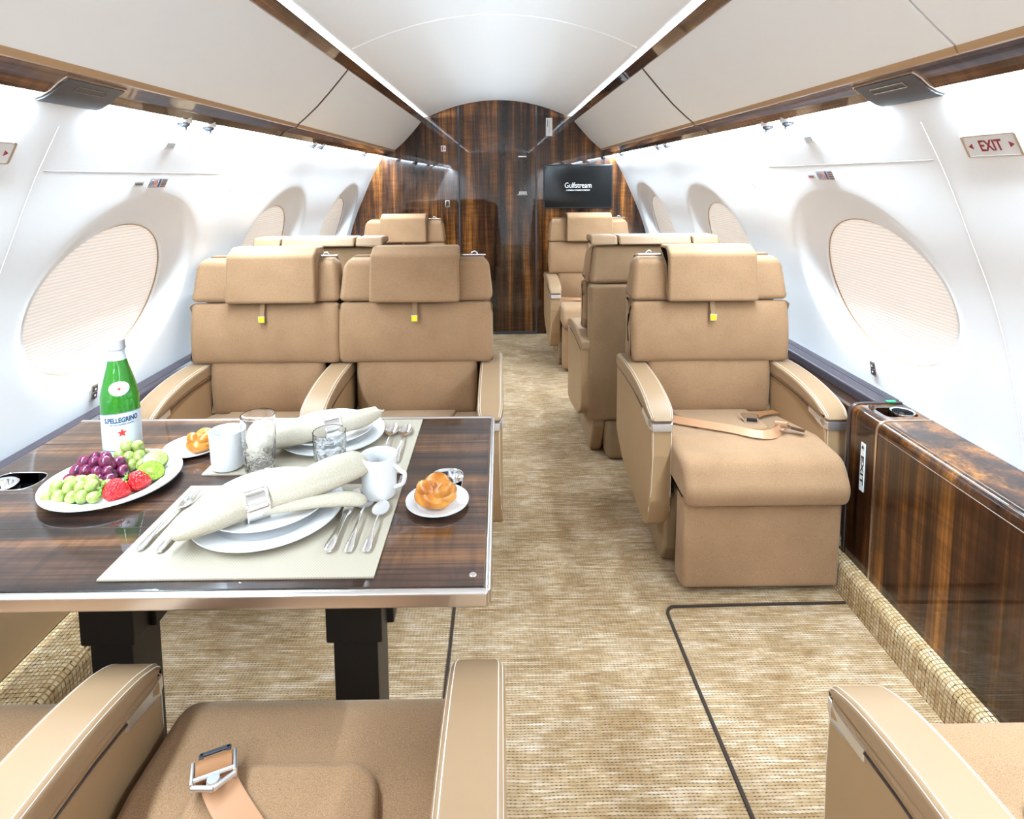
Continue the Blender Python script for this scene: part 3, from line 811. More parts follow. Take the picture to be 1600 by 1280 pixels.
def cabinet():
    y0, y1 = Y0, 1.785
    t = thing('side_cabinet', 'long glossy dark wood cabinet with rounded top along the right wall', 'cabinet', (1.09, 1.7, 0))
    iv = Matrix.Translation((-1.09, -1.7, 0))
    def prof(g): return roundpoly([(1.088-g, 0.085, 0), (1.088-g, 0.592+g, 0.035+g), (1.248, 0.592+g, 0), (1.248, 0.085, 0)], 8)
    bm = B(); prism(bm, prof(0), y0, 1.640, 0, order='xz'); bm.transform(iv); obj('body', bm, 'wood_cabinet', t, angle=60)
    bm = B(); prism(bm, prof(0), 1.648, 1.772, 0, order='xz'); e = obj('end_panel', bm, 'wood_cabinet', t, angle=60)
    e.data.transform(iv)
    bm = B(); prism(bm, roundpoly([(1.135, 1.672, 0.02), (1.235, 1.672, 0.02), (1.235, 1.742, 0.02), (1.135, 1.742, 0.02)], 5), 0.52, 0.62, 0, order='xy'); bm.transform(iv)
    cut(e, bm)
    bm = B(); prism(bm, roundpoly([(1.137, 1.674, 0.02), (1.233, 1.674, 0.02), (1.233, 1.740, 0.02), (1.137, 1.740, 0.02)], 5), 0.521, 0.526, 0, order='xy'); bm.transform(iv); obj('cup_well', bm, 'well_black', t)
    bm = B(); prism(bm, prof(0.002), 1.640, 1.648, 0, order='xz'); bm.transform(iv); obj('inlay_strip', bm, 'champagne', t, angle=60)
    bm = B(); prism(bm, prof(0.004), 1.772, y1, 0.002, 2, order='xz'); bm.transform(iv); obj('edge_trim', bm, 'bronze', t, angle=60)
    # chrome cup holder
    bm = B(); c = (1.203-1.09, 1.707-1.7, 0)
    lathe(bm, [(0.0, 0.535), (0.024, 0.535), (0.027, 0.545), (0.028, 0.594), (0.033, 0.596), (0.034, 0.590), (0.030, 0.586), (0.030, 0.53)], 32, c, cap=False)
    h = obj('cup_holder', bm, 'chrome', t)
    bm = B(); rbox(bm, (c[0]-0.012, c[1]-0.014, 0.592), (0.012, 0.012, 0.008), 0.003, 2); obj('catch', bm, 'black_plastic', h)
    # metal inlay lines along the rounded edge
    for x, z in ((1.0985, 0.5835), (1.108, 0.590), (1.0885, 0.556)):
        bm = B(); tube(bm, [(x, y0+0.01, z), (x, 1.640, z)], 0.0014, 6); bm.transform(iv); obj('inlay_line', bm, 'satin_metal', t)
    # EXIT plate reading downwards
    bm = B(); rbox(bm, (1.0865, 1.700, 0.425), (0.003, 0.021, 0.150), 0.001, 1); bm.transform(iv); pl = obj('exit_plate', bm, 'plastic_white', t)
    Mt = iv @ Matrix.Translation((1.0848, 1.700, 0.412)) @ Matrix(((0, 0, -1, 0), (0, -1, 0, 0), (-1, 0, 0, 0), (0, 0, 0, 1))) 
    Mt = iv @ Matrix.Translation((1.0848, 1.700, 0.412)) @ Matrix(((0, 0, -1, 0), (0, 1, 0, 0), (-1, 0, 0, 0), (0, 0, 0, 1)))
    # local x -> world -z (downwards), local y -> toward the camera's right side, local z -> -x
    Mt = iv @ Matrix.Translation((1.0848, 1.700, 0.416)) @ Matrix(((0, 0, -1, 0), (0, -1, 0, 0), (-1, 0, 0, 0), (0, 0, 0, 1)))
    bm = text_bm('EXIT', 0.019, Mt, 0.0003, None, 2.35, 0.0004); obj('lettering', bm, 'ink_black', pl, smooth=False)
    bm = B()
    a = Vector((1.0848, 1.700, 0.487))
    vs = [bm.verts.new(a+Vector(p)) for p in ((0, 0, 0.008), (0, -0.006, -0.004), (0, 0.006, -0.004), (-0.0006, 0, 0.008), (-0.0006, -0.006, -0.004), (-0.0006, 0.006, -0.004))]
    for f in ((0, 1, 2), (3, 4, 5), (0, 1, 4, 3), (1, 2, 5, 4), (2, 0, 3, 5)): bm.faces.new([vs[i] for i in f])
    bm.transform(iv); obj('arrow', bm, 'ink_black', pl, smooth=False)
    bm = B(); rbox(bm, (1.215-1.09, 1.779-1.7, 0.598), (0.028, 0.012, 0.005), 0.002, 2); obj('indicator', bm, 'green_plastic', t)
cabinet()

# ------------------------------------------------------------------ seats (local: the sitter looks towards -y)
def curve_yz(pts, k=6):
    return [(p.x, p.y) for p in spline([Vector((a, b_, 0)) for a, b_ in pts], k)]
def pad_profile():
    top = curve_yz([(0.262, 0.583), (0.16, 0.589), (0.04, 0.592), (-0.08, 0.586), (-0.18, 0.569), (-0.238, 0.548), (-0.263, 0.528)], 5)
    bot = curve_yz([(-0.262, 0.513), (-0.20, 0.521), (-0.10, 0.532), (0.02, 0.5375), (0.15, 0.536), (0.272, 0.530)], 4)
    return [(0.283, 0.536), (0.285, 0.560), (0.280, 0.574)]+top+[(-0.2695, 0.519)]+bot
def nose(ax, k=0.28):
    def f(c):
        t = min(1.0, max(0.0, (-0.222-c.y)/0.052))
        return Vector((ax+(c.x-ax)*(1-k*t*t), c.y, c.z))
    return f
def make_seat(label, loc, rotz=0.0, arms=(-0.283, 0.283), hb=0.303, hc=0.245, recline=0.0, wings=False, belt=None, detail=2, group='tan leather and fabric cabin seats', hx=0.0, cdy=0.0, hk=1, ctag=True):
    t = thing('cabin_seat', label, 'seat', loc, rotz, group)
    def part(name, bm, mat, parent=t, **k): return obj(name, bm, mat, parent, **k)
    # base
    bm = B()
    rbox(bm, (0, 0.02, 0.10), (0.40, 0.46, 0.20), 0.03, 3, lambda c: Vector((c.x*(1+0.35*max(0, c.z-0.04)), c.y, c.z)))
    part('base', bm, 'base_tan')
    bm = B(); rbox(bm, (0, -0.02, 0.235), (0.46, 0.50, 0.10), 0.02, 2); part('frame', bm, 'base_tan')
    # skirts at the foot of the arms
    for ax in arms:
        sg = 1 if ax > 0 else -1
        bm = B(); prism(bm, roundpoly([(-0.20, 0.0, 0.02), (0.14, 0.0, 0.02), (0.24, 0.16, 0.03), (0.24, 0.25, 0.02), (-0.235, 0.25, 0.02), (-0.235, 0.06, 0.03)], 4), sg*0.205, sg*0.262, 0.012, 3)
        sk = part('skirt', bm, 'base_tan')
        bm = B(); rbox(bm, (sg*0.2625, -0.13, 0.105), (0.003, 0.045, 0.016), 0.001, 2); part('badge', bm, 'satin_metal', sk)
    # footrest
    bm = B()
    prism(bm, roundpoly([(-0.378, 0.022, 0.018), (-0.385, 0.30, 0.02), (-0.30, 0.31, 0.01), (-0.29, 0.022, 0.01)], 4), -hc, hc, 0.014, 4)
    bm.transform(Matrix.Translation((0, cdy, 0)))
    part('footrest', bm, 'fabric_tan')
    # seat cushion with rolled front
    bm = B()
    prof = roundpoly([(0.16, 0.32, 0.02), (0.16, 0.385, 0.03), (-0.05, 0.412, 0.06), (-0.22, 0.442, 0.08), (-0.375, 0.447, 0.075), (-0.428, 0.36, 0.06), (-0.412, 0.308, 0.018), (-0.30, 0.312, 0.02)], 7)
    hw = hc+0.008
    def dish(c):
        k = max(0.0, 1-abs(c.x)/hw); d = 0.012*min(1, k*2.5) if c.z > 0.40 and c.y > -0.30 else 0
        side = 0.010*(max(0, abs(c.x)/hw-0.7)/0.3) if c.z > 0.4 and c.y > -0.25 else 0
        return Vector((c.x, c.y, c.z-d*0+side))
    prism(bm, prof, -hw, hw, 0.028, 5, dish)
    bm.transform(Matrix.Translation((0, cdy, 0)))
    cu = part('seat_cushion', bm, 'fabric_tan')
    bm = B()
    prism(bm, roundpoly([(-0.125, -0.165, 0.06), (0.125, -0.165, 0.06), (0.155, 0.14, 0.01), (-0.155, 0.14, 0.01)], 7), 0.42, 0.453+0.10*cdy, 0.012, 5, order='xy', fn=lambda c: Vector((c.x, c.y, c.z-0.165*max(0, c.y+0.20-cdy))))
    part('seat_inset', bm, 'fabric_tan', cu)
    # back pieces, turned about the hinge when reclined
    piv = Vector((0, 0.12, 0.40)); RM = Matrix.Rotation(-recline, 3, 'X')
    def rc(c): return piv+RM @ (Vector(c)-piv)
    bm = B(); prism(bm, roundpoly([(0.20, 0.385, 0.01), (0.20, 0.625, 0.01)], 2)+curve_yz([(0.138, 0.625), (0.122, 0.619), (0.113, 0.60), (0.105, 0.56), (0.101, 0.51), (0.102, 0.46), (0.107, 0.42), (0.118, 0.392), (0.135, 0.385)], 4), -hc+0.004, hc-0.004, 0.03, 5, rc)
    part('lumbar_cushion', bm, 'fabric_tan')
    def tap(c, k=0.0):
        f = 1-0.05*max(0, (c.z-0.83)/0.2)
        return rc((c.x*f, c.y, c.z))
    bm = B(); prism(bm, roundpoly([(0.200, 0.592, 0.01), (0.200, 0.826, 0.01)], 2)+curve_yz([(0.138, 0.826), (0.125, 0.822), (0.116, 0.806), (0.106, 0.77), (0.0975, 0.72), (0.094, 0.67), (0.096, 0.63), (0.101, 0.606), (0.112, 0.595), (0.125, 0.592)], 3), -hb, hb, 0.024, 5, tap)
    part('backrest', bm, 'fabric_tan')
    bm = B(); prism(bm, roundpoly([(0.118, 0.829, 0.02), (0.150, 1.000, 0.035), (0.235, 1.008, 0.03), (0.235, 0.829, 0.01)], 7), -hb, hb, 0.024, 5,
                    lambda c: rc((c.x*(1-0.05*max(0, (c.z-0.83)/0.17)), c.y, c.z-0.05*max(0, abs(c.x)/hb-0.80)**1.5/0.2**1.5*max(0, (c.z-0.9)/0.1)*0.6)))
    part('upper_backrest', bm, 'fabric_tan')
    # rear shell in two fabric panels
    bm = B(); prism(bm, roundpoly([(0.216, 0.20, 0.01), (0.216, 0.828, 0.006), (0.285, 0.828, 0.02), (0.292, 0.40, 0.06), (0.272, 0.20, 0.02)], 6), -hb+0.012, hb-0.012, 0.02, 4, rc)
    part('back_shell', bm, 'fabric_back')
    bm = B(); prism(bm, roundpoly([(0.225, 0.832, 0.005), (0.225, 0.998, 0.005), (0.262, 0.996, 0.02), (0.284, 0.832, 0.02)], 6), -hb+0.012, hb-0.012, 0.018, 4, lambda c: rc((c.x*(0.985-0.07*max(0, (c.z-0.83)/0.17)), c.y, c.z)))
    part('upper_back_shell', bm, 'fabric_back')
    # headrest pad folded over the top
    hh = 0.170
    prof = roundpoly([(0.078, 0.832, 0.016), (0.098, 1.012, 0.024), (0.150, 1.040, 0.02), (0.235, 1.036, 0.012), (0.235, 1.016, 0.006), (0.150, 1.016, 0.012), (0.124, 0.99, 0.012), (0.110, 0.832, 0.012)], 6)
    bm = B(); prism(bm, prof, -hh, hh, 0.010, 4, lambda c: rc((c.x*(1-0.25*max(0, (c.z-0.85))*0.6)+hx, c.y, c.z)))
    hr = part('headrest', bm, 'fabric_tan')
    if wings:
        # padded flaps lying over the back's top edge
        for x0, x1 in ((-hb+0.02, -0.165), (-0.160, 0.160), (0.165, hb-0.02)):
            bm = B(); prism(bm, roundpoly([(0.13, 1.010, 0.01), (0.13, 1.040, 0.015), (0.27, 1.044, 0.018), (0.288, 1.002, 0.015), (0.262, 1.008, 0.01)], 5), x0, x1, 0.010, 3, rc)
            part('headrest_flap', bm, 'leather_tan', hr)
    if ctag:
        bm = B(); ribbon(bm, [rc(p) for p in ((0, 0.100, 0.85), (0, 0.0975, 0.82), (0, 0.085, 0.785))], 0.018, 0.0012, (1, 0, 0)); pt = part('pull_tab', bm, 'fabric_back')
        bm = B(); rbox(bm, (0, 0, 0), (0.027, 0.003, 0.027), 0.002, 2, lambda c: rc(c+Vector((0, 0.0835, 0.772)))); bt = part('tab_badge', bm, 'satin_metal', pt)
        bm = B(); rbox(bm, (0, 0, 0), (0.021, 0.002, 0.021), 0.0005, 1, lambda c: rc(c+Vector((0, 0.0815, 0.772)))); s_ = part('sticker', bm, 'yellow', bt); s_['label'] = 'yellow protective sticker'
    if detail > 0:
        for sx in ((hk,) if ctag else ()):
            bm = B(); tube(bm, [rc((sx*0.225+0.012*math.cos(a), 0.175, 1.004+0.012*math.sin(a))) for a in [PI*k/8 for k in range(9)]], 0.003, 6)
            rbox(bm, (0, 0, 0), (0.09, 0.02, 0.006), 0.002, 2, lambda c: rc(c+Vector((sx*0.225, 0.175, 1.003))))
            part('chrome_hook', bm, 'chrome')
    # arms
    for ax in arms:
        bm = B(); prism(bm, roundpoly([(0.275, 0.26, 0.05), (0.275, 0.545, 0.01), (0.0, 0.556, 0.05), (-0.18, 0.545, 0.03), (-0.256, 0.515, 0.006), (-0.266, 0.40, 0.05), (-0.258, 0.24, 0.06), (-0.225, 0.135, 0.035), (-0.10, 0.14, 0.05), (0.16, 0.19, 0.06)], 5), ax-0.0405, ax+0.0405, 0.007, 4, nose(ax))
        ar = part('armrest', bm, 'leather_panel')
        bm = B(); prism(bm, pad_profile(), ax-0.0435, ax+0.0435, 0.013, 5, nose(ax)); pd = part('arm_pad', bm, 'leather_tan', ar)
        bm = B(); prism(bm, [(-0.2700, 0.484), (-0.2695, 0.496), (-0.2680, 0.507), (-0.255, 0.5120), (-0.235, 0.5160), (-0.20, 0.5205), (-0.165, 0.5250), (-0.165, 0.5060), (-0.20, 0.5000), (-0.225, 0.4920), (-0.25, 0.484)], ax-0.0418, ax+0.0418, 0.002, 2, nose(ax)); part('metal_band', bm, 'band_metal', ar)
        bm = B()
        for sg in (-1, 1):
            tube(bm, [(ax+sg*0.0405, y, z-0.001) for y, z in ((-0.165, 0.521), (-0.10, 0.530), (-0.04, 0.534), (0.02, 0.5362), (0.10, 0.5355), (0.15, 0.5345), (0.27, 0.529))], 0.0022, 6)
        part('trim_line', bm, 'bronze', ar)
        if detail > 1:
            pr = pad_profile()
            top = [p for p in pr if p[1] > 0.5275 and p[0] < 0.262]
            top = sorted([(y, z) for y, z in top if z > 0.541 or y < -0.22], key=lambda p: p[0])
            bm = B()
            for sg in (-1, 1):
                for off, dz in ((0.0335, 0.0005), (0.0395, -0.0035)):
                    tube(bm, [nose(ax)(Vector((ax+sg*off, y, z+dz-0.001))) for y, z in top], 0.0008, 5)
            part('stitching', bm, 'stitch', pd)
            bm = B()
            for sg in (-1, 1): tube(bm, [nose(ax)(Vector((ax+sg*0.0375, y, z))) for y, z in ((-0.2668, 0.48), (-0.2680, 0.40), (-0.2618, 0.28), (-0.245, 0.20))], 0.0009, 5)
            part('stitching', bm, 'stitch', ar)
    def bz(p): return Vector((p[0], p[1], p[2]-0.010-0.165*max(0, p[1]+0.22)))
    if belt == 'front':
        # strap from the left arm across the cushion, tongue at its end; buckle near the right side
        pts = spline([bz(p) for p in ((-0.235, 0.0, 0.475), (-0.16, -0.09, 0.474), (-0.04, -0.195, 0.474), (0.03, -0.245, 0.472), (0.085, -0.245, 0.472), (0.125, -0.215, 0.476))], 6)
        bm = B(); ribbon(bm, pts, 0.030, 0.002, (0.45, 0.6, 0.5)); st = part('seat_belt', bm, 'belt')
        bm = B(); rbox(bm, (0, 0, 0), (0.052, 0.034, 0.006), 0.002, 2, lambda c: Matrix.Rotation(0.6, 3, 'Z') @ c+bz((0.135, -0.205, 0.480)))
        rbox(bm, (0, 0, 0), (0.03, 0.05, 0.003), 0.001, 2, lambda c: Matrix.Rotation(0.9, 3, 'Z') @ c+bz((0.175, -0.22, 0.474)))
        part('belt_tongue', bm, 'silver', st)
        bm = B(); tube(bm, [bz((0.118, -0.19, 0.489)), bz((0.150, -0.21, 0.489))], 0.010, 10); part('belt_loop', bm, 'belt_brown', st)
        bm = B(); ribbon(bm, spline([bz(p) for p in ((0.235, 0.05, 0.470), (0.17, 0.02, 0.472), (0.10, -0.045, 0.472))], 5), 0.03, 0.002, (0.4, -0.9, 0)); s2 = part('seat_belt', bm, 'belt_brown')
        bm = B(); rbox(bm, (0, 0, 0), (0.055, 0.058, 0.024), 0.008, 3, lambda c: Matrix.Rotation(-0.25, 3, 'Z') @ Vector((c.x*(1+c.y*5), c.y, c.z))+bz((0.085, -0.075, 0.476)))
        bk = part('buckle', bm, 'chrome', s2)
        bm = B(); rbox(bm, (0, 0, 0), (0.036, 0.010, 0.012), 0.002, 2, lambda c: Matrix.Rotation(-0.25, 3, 'Z') @ c+bz((0.078, -0.100, 0.478))); part('buckle_slot', bm, 'black_plastic', s2)
    return t
A = []
make_seat('tan single seat facing the camera right of the aisle, belt across its cushion', (0.800, 2.10, 0), belt='front', hb=0.303, hk=-1)
make_seat('tan seat of the double beyond the dining table, on its aisle side', (-0.328, 2.12, 0), arms=(0.290, -0.292), hb=0.296, hc=0.238)
make_seat('tan seat of the double beyond the dining table, on its window side', (-0.905, 2.12, 0), arms=(-0.262,), hb=0.286, hc=0.225, hx=0.035)
make_seat('tan single seat facing away, behind the near right single seat', (0.680, 2.86, 0), PI, wings=True, ctag=False, detail=1)
make_seat('tan single seat facing away, beyond the left double seat', (-0.800, 2.86, 0), PI, wings=True, ctag=False, detail=1)
make_seat('farthest tan seat facing the camera, under the wall screen', (0.655, 4.22, 0), detail=1, belt='front')
make_seat('farthest tan seat facing the camera, left of the wood door', (-0.712, 4.22, 0), detail=1)
make_seat('tan seat in the lower right corner, only arm and cushion showing', (0.812, 0.562, 0), PI, arms=(0.283, -0.230), hc=0.225, hb=0.26, cdy=0.085, recline=R(33), ctag=False)
FG = make_seat('tan seat at the bottom left beside the aisle, a belt buckle on its cushion', (-0.303, 0.62, 0), PI, arms=(0.280, -0.262), hb=0.27, hc=0.222, cdy=0.085, recline=R(33), ctag=False)
make_seat('tan seat in the lower left corner, behind the shared armrest', (-0.87, 0.62, 0), PI, arms=(0.27,), hb=0.27, hc=0.222, cdy=0.085, recline=R(33), ctag=False)
# belt lying on the foreground seat (local frame of that seat: +y behind the sitter, turned by 180 degrees)
def fg_belt():
    t = FG
    pts = spline([(-0.16, 0.10, 0.432), (-0.08, 0.025, 0.445), (0.0, -0.045, 0.455), (0.07, -0.105, 0.464), (0.094, -0.128, 0.474)], 6)
    bm = B(); ribbon(bm, pts, 0.044, 0.002, (1, 0.55, 0)); st = obj('seat_belt', bm, 'belt', t)
    ctr = Vector((0.104, -0.140, 0.478)); RZ_ = Matrix.Rotation(0.40, 3, 'Z')
    def q(p): return ctr+RZ_ @ Vector(p)
    bm = B(); tube(bm, [q((-0.023, 0, 0)), q((0.023, 0, 0))], 0.0135, 16); obj('belt_loop', bm, 'belt_brown', st)
    bm = B()
    for sx in (-1, 1):
        rbox(bm, (sx*0.027, 0.006, 0.002), (0.005, 0.034, 0.014), 0.0015, 2, q)
        tube(bm, [q((sx*0.027, 0.022, 0.002)), q((0, 0.036, 0.004))], 0.0035, 8)
    tube(bm, [q((-0.027, 0.016, 0.006)), q((0.027, 0.016, 0.006))], 0.003, 8)
    lathe(bm, [(0.0, 0.010), (0.008, 0.010), (0.009, 0.006), (0.009, -0.002)], 16, q((0, 0.026, 0)))
    obj('buckle_frame', bm, 'band_metal', st)
    bm = B()
    for p in (((-0.015, -0.014, 0), (0.012, 0.006, 0.004)), ((0, -0.026, 0), (0.040, 0.006, 0.004)), ((-0.018, -0.02, 0), (0.006, 0.016, 0.004)), ((0.018, -0.02, 0), (0.006, 0.016, 0.004)), ((0, -0.014, 0), (0.04, 0.006, 0.004))): rbox(bm, p[0], p[1], 0.001, 1, q)
    obj('tongue', bm, 'charcoal', st)
fg_belt()

# ------------------------------------------------------------------ dining table
TZ = 0.68
TX0, TX1, TY0, TY1 = -1.088, -0.025, 0.842, 1.492
def table():
    t = thing('dining_table', 'glossy dark wood dining table with metal edge on black legs, laid for two', 'table', (-0.55, 1.16, 0))
    iv = Matrix.Translation((0.55, -1.16, 0))
    bm = B(); rbox(bm, ((TX0+TX1)/2, (TY0+TY1)/2, TZ-0.012), (TX1-TX0-0.008, TY1-TY0-0.012, 0.024), 0.0015, 2)
    top = obj('tabletop', bm, 'wood_table', t, smooth=False); 
    holes = [((-1.075, 1.06), (-0.935, 1.06), (-0.935, 1.215), (-1.075, 1.215)), ((-0.143, 1.105), (-0.085, 1.105), (-0.085, 1.205), (-0.143, 1.205))]
    holes = [[(-1.06, 1.145, 0.03), (-0.955, 1.145, 0.035), (-0.955, 1.218, 0.035), (-1.06, 1.218, 0.03)], [(-0.146, 1.112, 0.012), (-0.082, 1.112, 0.012), (-0.082, 1.215, 0.03), (-0.146, 1.215, 0.03)]]
    for h in holes:
        bm = B(); prism(bm, roundpoly(h, 6), TZ-0.05, TZ+0.02, 0, order='xy'); cut(top, bm)
    top.data.transform(iv)
    for h in holes:
        g = 0.003; cx = sum(p[0] for p in h)/4; cy = sum(p[1] for p in h)/4
        rp = roundpoly(h, 6); big = [(cx+(x-cx)*1.05, cy+(y-cy)*1.05) for x, y in rp]
        bm = B()
        lo = [(x, y, TZ-0.075) for x, y in rp]; hi = [(x, y, TZ-0.001) for x, y in rp]; hi2 = [(x, y, TZ-0.001) for x, y in big]; lo2 = [(x, y, TZ-0.078) for x, y in big]
        loft(bm, [lo2, hi2][:0]+[lo, hi], cap=False)
        vs = [bm.verts.new(p) for p in lo]; bm.faces.new(vs)
        bm.transform(iv); w_ = obj('cup_well', bm, 'well_black', t)
        bm = B(); tube(bm, [(x, y, TZ+0.0003) for x, y in rp]+[(rp[0][0], rp[0][1], TZ+0.0003)], 0.0012, 6); bm.transform(iv); obj('well_edge', bm, 'chrome', w_)
    for c, zt in (((-1.035, 1.172), 0.0), ((-0.114, 1.178), 0.004)):
        bm = B()
        lathe(bm, [(0.0, TZ-0.014), (0.018, TZ-0.015), (0.022, TZ-0.010), (0.024, TZ-0.002+zt), (0.030, TZ+zt), (0.0335, TZ-0.002+zt), (0.034, TZ-0.010+zt)], 36, (c[0], c[1], 0), cap=False)
        bm.transform(iv); h = obj('cup_holder', bm, 'chrome', t)
        bm = B(); lathe(bm, [(0.0335, TZ-0.010+zt), (0.0335, TZ-0.074)], 36, (c[0], c[1], 0), cap=False); bm.transform(iv); obj('holder_sleeve', bm, 'charcoal', h)
        bm = B(); ellipsoid(bm, (c[0]+0.006, c[1]-0.012, TZ-0.004+zt), (0.007, 0.007, 0.007), u=12, v=8); bm.transform(iv); obj('catch', bm, 'black_plastic', h)
    # metal edge profile all around
    bm = B()
    th = 0.026
    rbox(bm, ((TX0+TX1)/2, TY0-0.001, TZ-th/2+0.0005), (TX1-TX0+0.006, 0.014, th), 0.005, 3)
    bm.transform(iv); obj('front_edge', bm, 'satin_metal', t)
    bm = B(); rbox(bm, ((TX0+TX1)/2, TY1+0.001, TZ-th/2+0.0005), (TX1-TX0+0.006, 0.010, th), 0.004, 3); bm.transform(iv); obj('rear_edge', bm, 'satin_metal', t)
    bm = B(); rbox(bm, (TX1+0.002, (TY0+TY1)/2, TZ-th/2+0.0003), (0.010, TY1-TY0, th), 0.004, 3); bm.transform(iv); obj('side_edge', bm, 'satin_metal', t)
    # leaf joints
    bm = B()
    for y in (1.012, 1.355): box(bm, (TX0+0.004, y-0.0008, TZ-0.002), (TX1-0.004, y+0.0008, TZ+0.0003))
    box(bm, (TX1-0.030, 1.355, TZ-0.002), (TX1-0.0285, TY1-0.01, TZ+0.0003))
    bm.transform(iv); obj('leaf_joint', bm, 'seam_dark', t, smooth=False)
    bm = B(); lathe(bm, [(0.0, 0.0008), (0.005, 0.0008), (0.0058, 0)], 20, (TX1-0.022, 0.875, TZ)); bm.transform(iv); obj('stud', bm, 'satin_metal', t)
    bm = B(); box(bm, (-0.85, 0.95, TZ-0.045), (-0.18, 1.38, TZ-0.026)); bm.transform(iv); obj('under_frame', bm, 'leg_black', t, smooth=False)
    for x0, x1 in ((-0.820, -0.715), (-0.345, -0.235)):
        bm = B()
        rbox(bm, ((x0+x1)/2, 1.13, 0.53), (x1-x0, 0.115, 0.26), 0.004, 2)
        rbox(bm, ((x0+x1)/2, 1.13, 0.22), (x1-x0-0.022, 0.095, 0.42), 0.004, 2)
        rbox(bm, (x1+0.002, 1.15, 0.50), (0.022, 0.05, 0.20), 0.003, 2)
        rbox(bm, ((x0+x1)/2, 1.13, 0.012), (x1-x0+0.03, 0.14, 0.024), 0.004, 2)
        bm.transform(iv); obj('leg', bm, 'leg_black', t)
table()

# ------------------------------------------------------------------ things on the table
T0 = TZ+0.0006
def mat_(name, x0, x1, y0, y1, label, skew=0.0):
    bm = B(); nx, ny = 60, 40
    def P(i, j, z):
        u, v_ = i/nx, j/ny
        x = x0+(x1-x0)*u+skew*(1-u)*v_; y = y0+(y1-y0)*v_
        e = 0.0012*math.sin(x*90)*math.sin(y*70)*0
        return (x, y, T0+z+e)
    g = [[bm.verts.new(P(i, j, 0.0028)) for i in range(nx+1)] for j in range(ny+1)]
    for j in range(ny):
        for i in range(nx): bm.faces.new((g[j][i], g[j][i+1], g[j+1][i+1], g[j+1][i]))
    bd = [g[0][i] for i in range(nx+1)]+[g[j][nx] for j in range(1, ny+1)]+[g[ny][i] for i in range(nx-1, -1, -1)]+[g[j][0] for j in range(ny-1, 0, -1)]
    lo = [bm.verts.new((v.co.x, v.co.y, T0)) for v in bd]
    for k in range(len(bd)):
        bm.faces.new((bd[k], bd[(k+1) % len(bd)], lo[(k+1) % len(bd)], lo[k]))
    bm.faces.new(lo)
    o = obj('placemat', bm, 'placemat'); tag(o, label, 'placemat', 'woven placemats')
mat_('placemat', -0.630, -0.201, 0.868, 1.150, 'cream woven placemat nearest the camera')
mat_('placemat', -0.632, -0.203, 1.196, 1.472, 'cream woven placemat at the far side of the table')
MT = T0+0.003
def plate(x, y, z, r, label, name='plate', group=None, rim=0.013, mat='porcelain', cat='plate', tilt=0):
    bm = B(); k = r
    prof = [(0.0, 0.002), (k*0.60, 0.002), (k*0.68, 0.004), (k*0.74, rim*0.62), (k*0.97, rim), (k, rim+0.001), (k*1.0, rim-0.0015), (k*0.95, rim-0.003), (k*0.72, rim*0.35), (k*0.62, 0.0), (0.0, 0.0)]
    prof = [prof[0]]+prof[1:]
    lathe(bm, prof[::1], 72, (0, 0, 0), cap=False)
    bmesh.ops.remove_doubles(bm, verts=bm.verts, dist=0.00001)
    o = obj(name, bm, mat, angle=50); o.location = (x, y, z); tag(o, label, cat, group)
    return o
plate(-0.432, 1.047, MT, 0.134, 'large white dinner plate under a smaller one on the near placemat', group='dinner plates')
plate(-0.438, 1.062, MT+0.0135, 0.113, 'smaller white plate stacked on the dinner plate of the near placemat', group='dinner plates', rim=0.011)
plate(-0.405, 1.372, MT, 0.122, 'large white dinner plate under a smaller one on the far placemat', group='dinner plates')
plate(-0.415, 1.380, MT+0.0135, 0.104, 'smaller white plate stacked on the dinner plate of the far placemat', group='dinner plates', rim=0.011)
plate(-0.124, 1.078, T0, 0.060, 'small white bread plate beside the right cup holder', group='bread plates', rim=0.010)
plate(-0.712, 1.320, T0, 0.062, 'small white bread plate behind the fruit platter', group='bread plates', rim=0.010)
plate(-0.794, 1.163, T0, 0.125, 'large white platter holding grapes, strawberries and kiwi', 'platter', rim=0.016)

def bun(x, y, z, r, rot, label):
    t = None
    bm = B()
    def f(p):
        a = math.atan2(p.y, p.x)
        tw = a*3+p.z*2.6+0.8
        k = 1+0.13*(abs(math.sin(tw))**0.6-0.6)*(0.35+0.65*(1-abs(p.z)))
        top = max(0, p.z)
        return Vector((p.x*k, p.y*k, p.z*(1+0.12*math.sin(tw*1.0)*0.6)+0.10*top*math.sin(a*2+1)))
    ellipsoid(bm, (0, 0, r*0.52), (r, r*0.92, r*0.58), Matrix.Rotation(rot, 3, 'Z'), 56, 36, f)
    for k, (a0, rr) in enumerate(((0.3, 0.62), (2.4, 0.58), (4.4, 0.6))):
        pts = spline([(r*rr*math.cos(a0+q), r*rr*0.9*math.sin(a0+q), r*(0.58+0.34*math.sin(q*1.25))) for q in (0, 0.6, 1.2, 1.8, 2.4)], 5)
        n_ = len(pts); tube(bm, pts, [r*(0.16+0.20*math.sin(PI*i/(n_-1))) for i in range(n_)], 12)
    o = obj('bread_roll', bm, 'bread', angle=80); o.location = (x, y, z); tag(o, label, 'bread roll', 'knotted bread rolls')
bun(-0.126, 1.072, T0+0.003, 0.040, 0.3, 'golden knotted bread roll on the small plate beside the right cup holder')
bun(-0.688, 1.312, T0+0.003, 0.034, 1.6, 'golden knotted bread roll half hidden behind the mug and fruit')

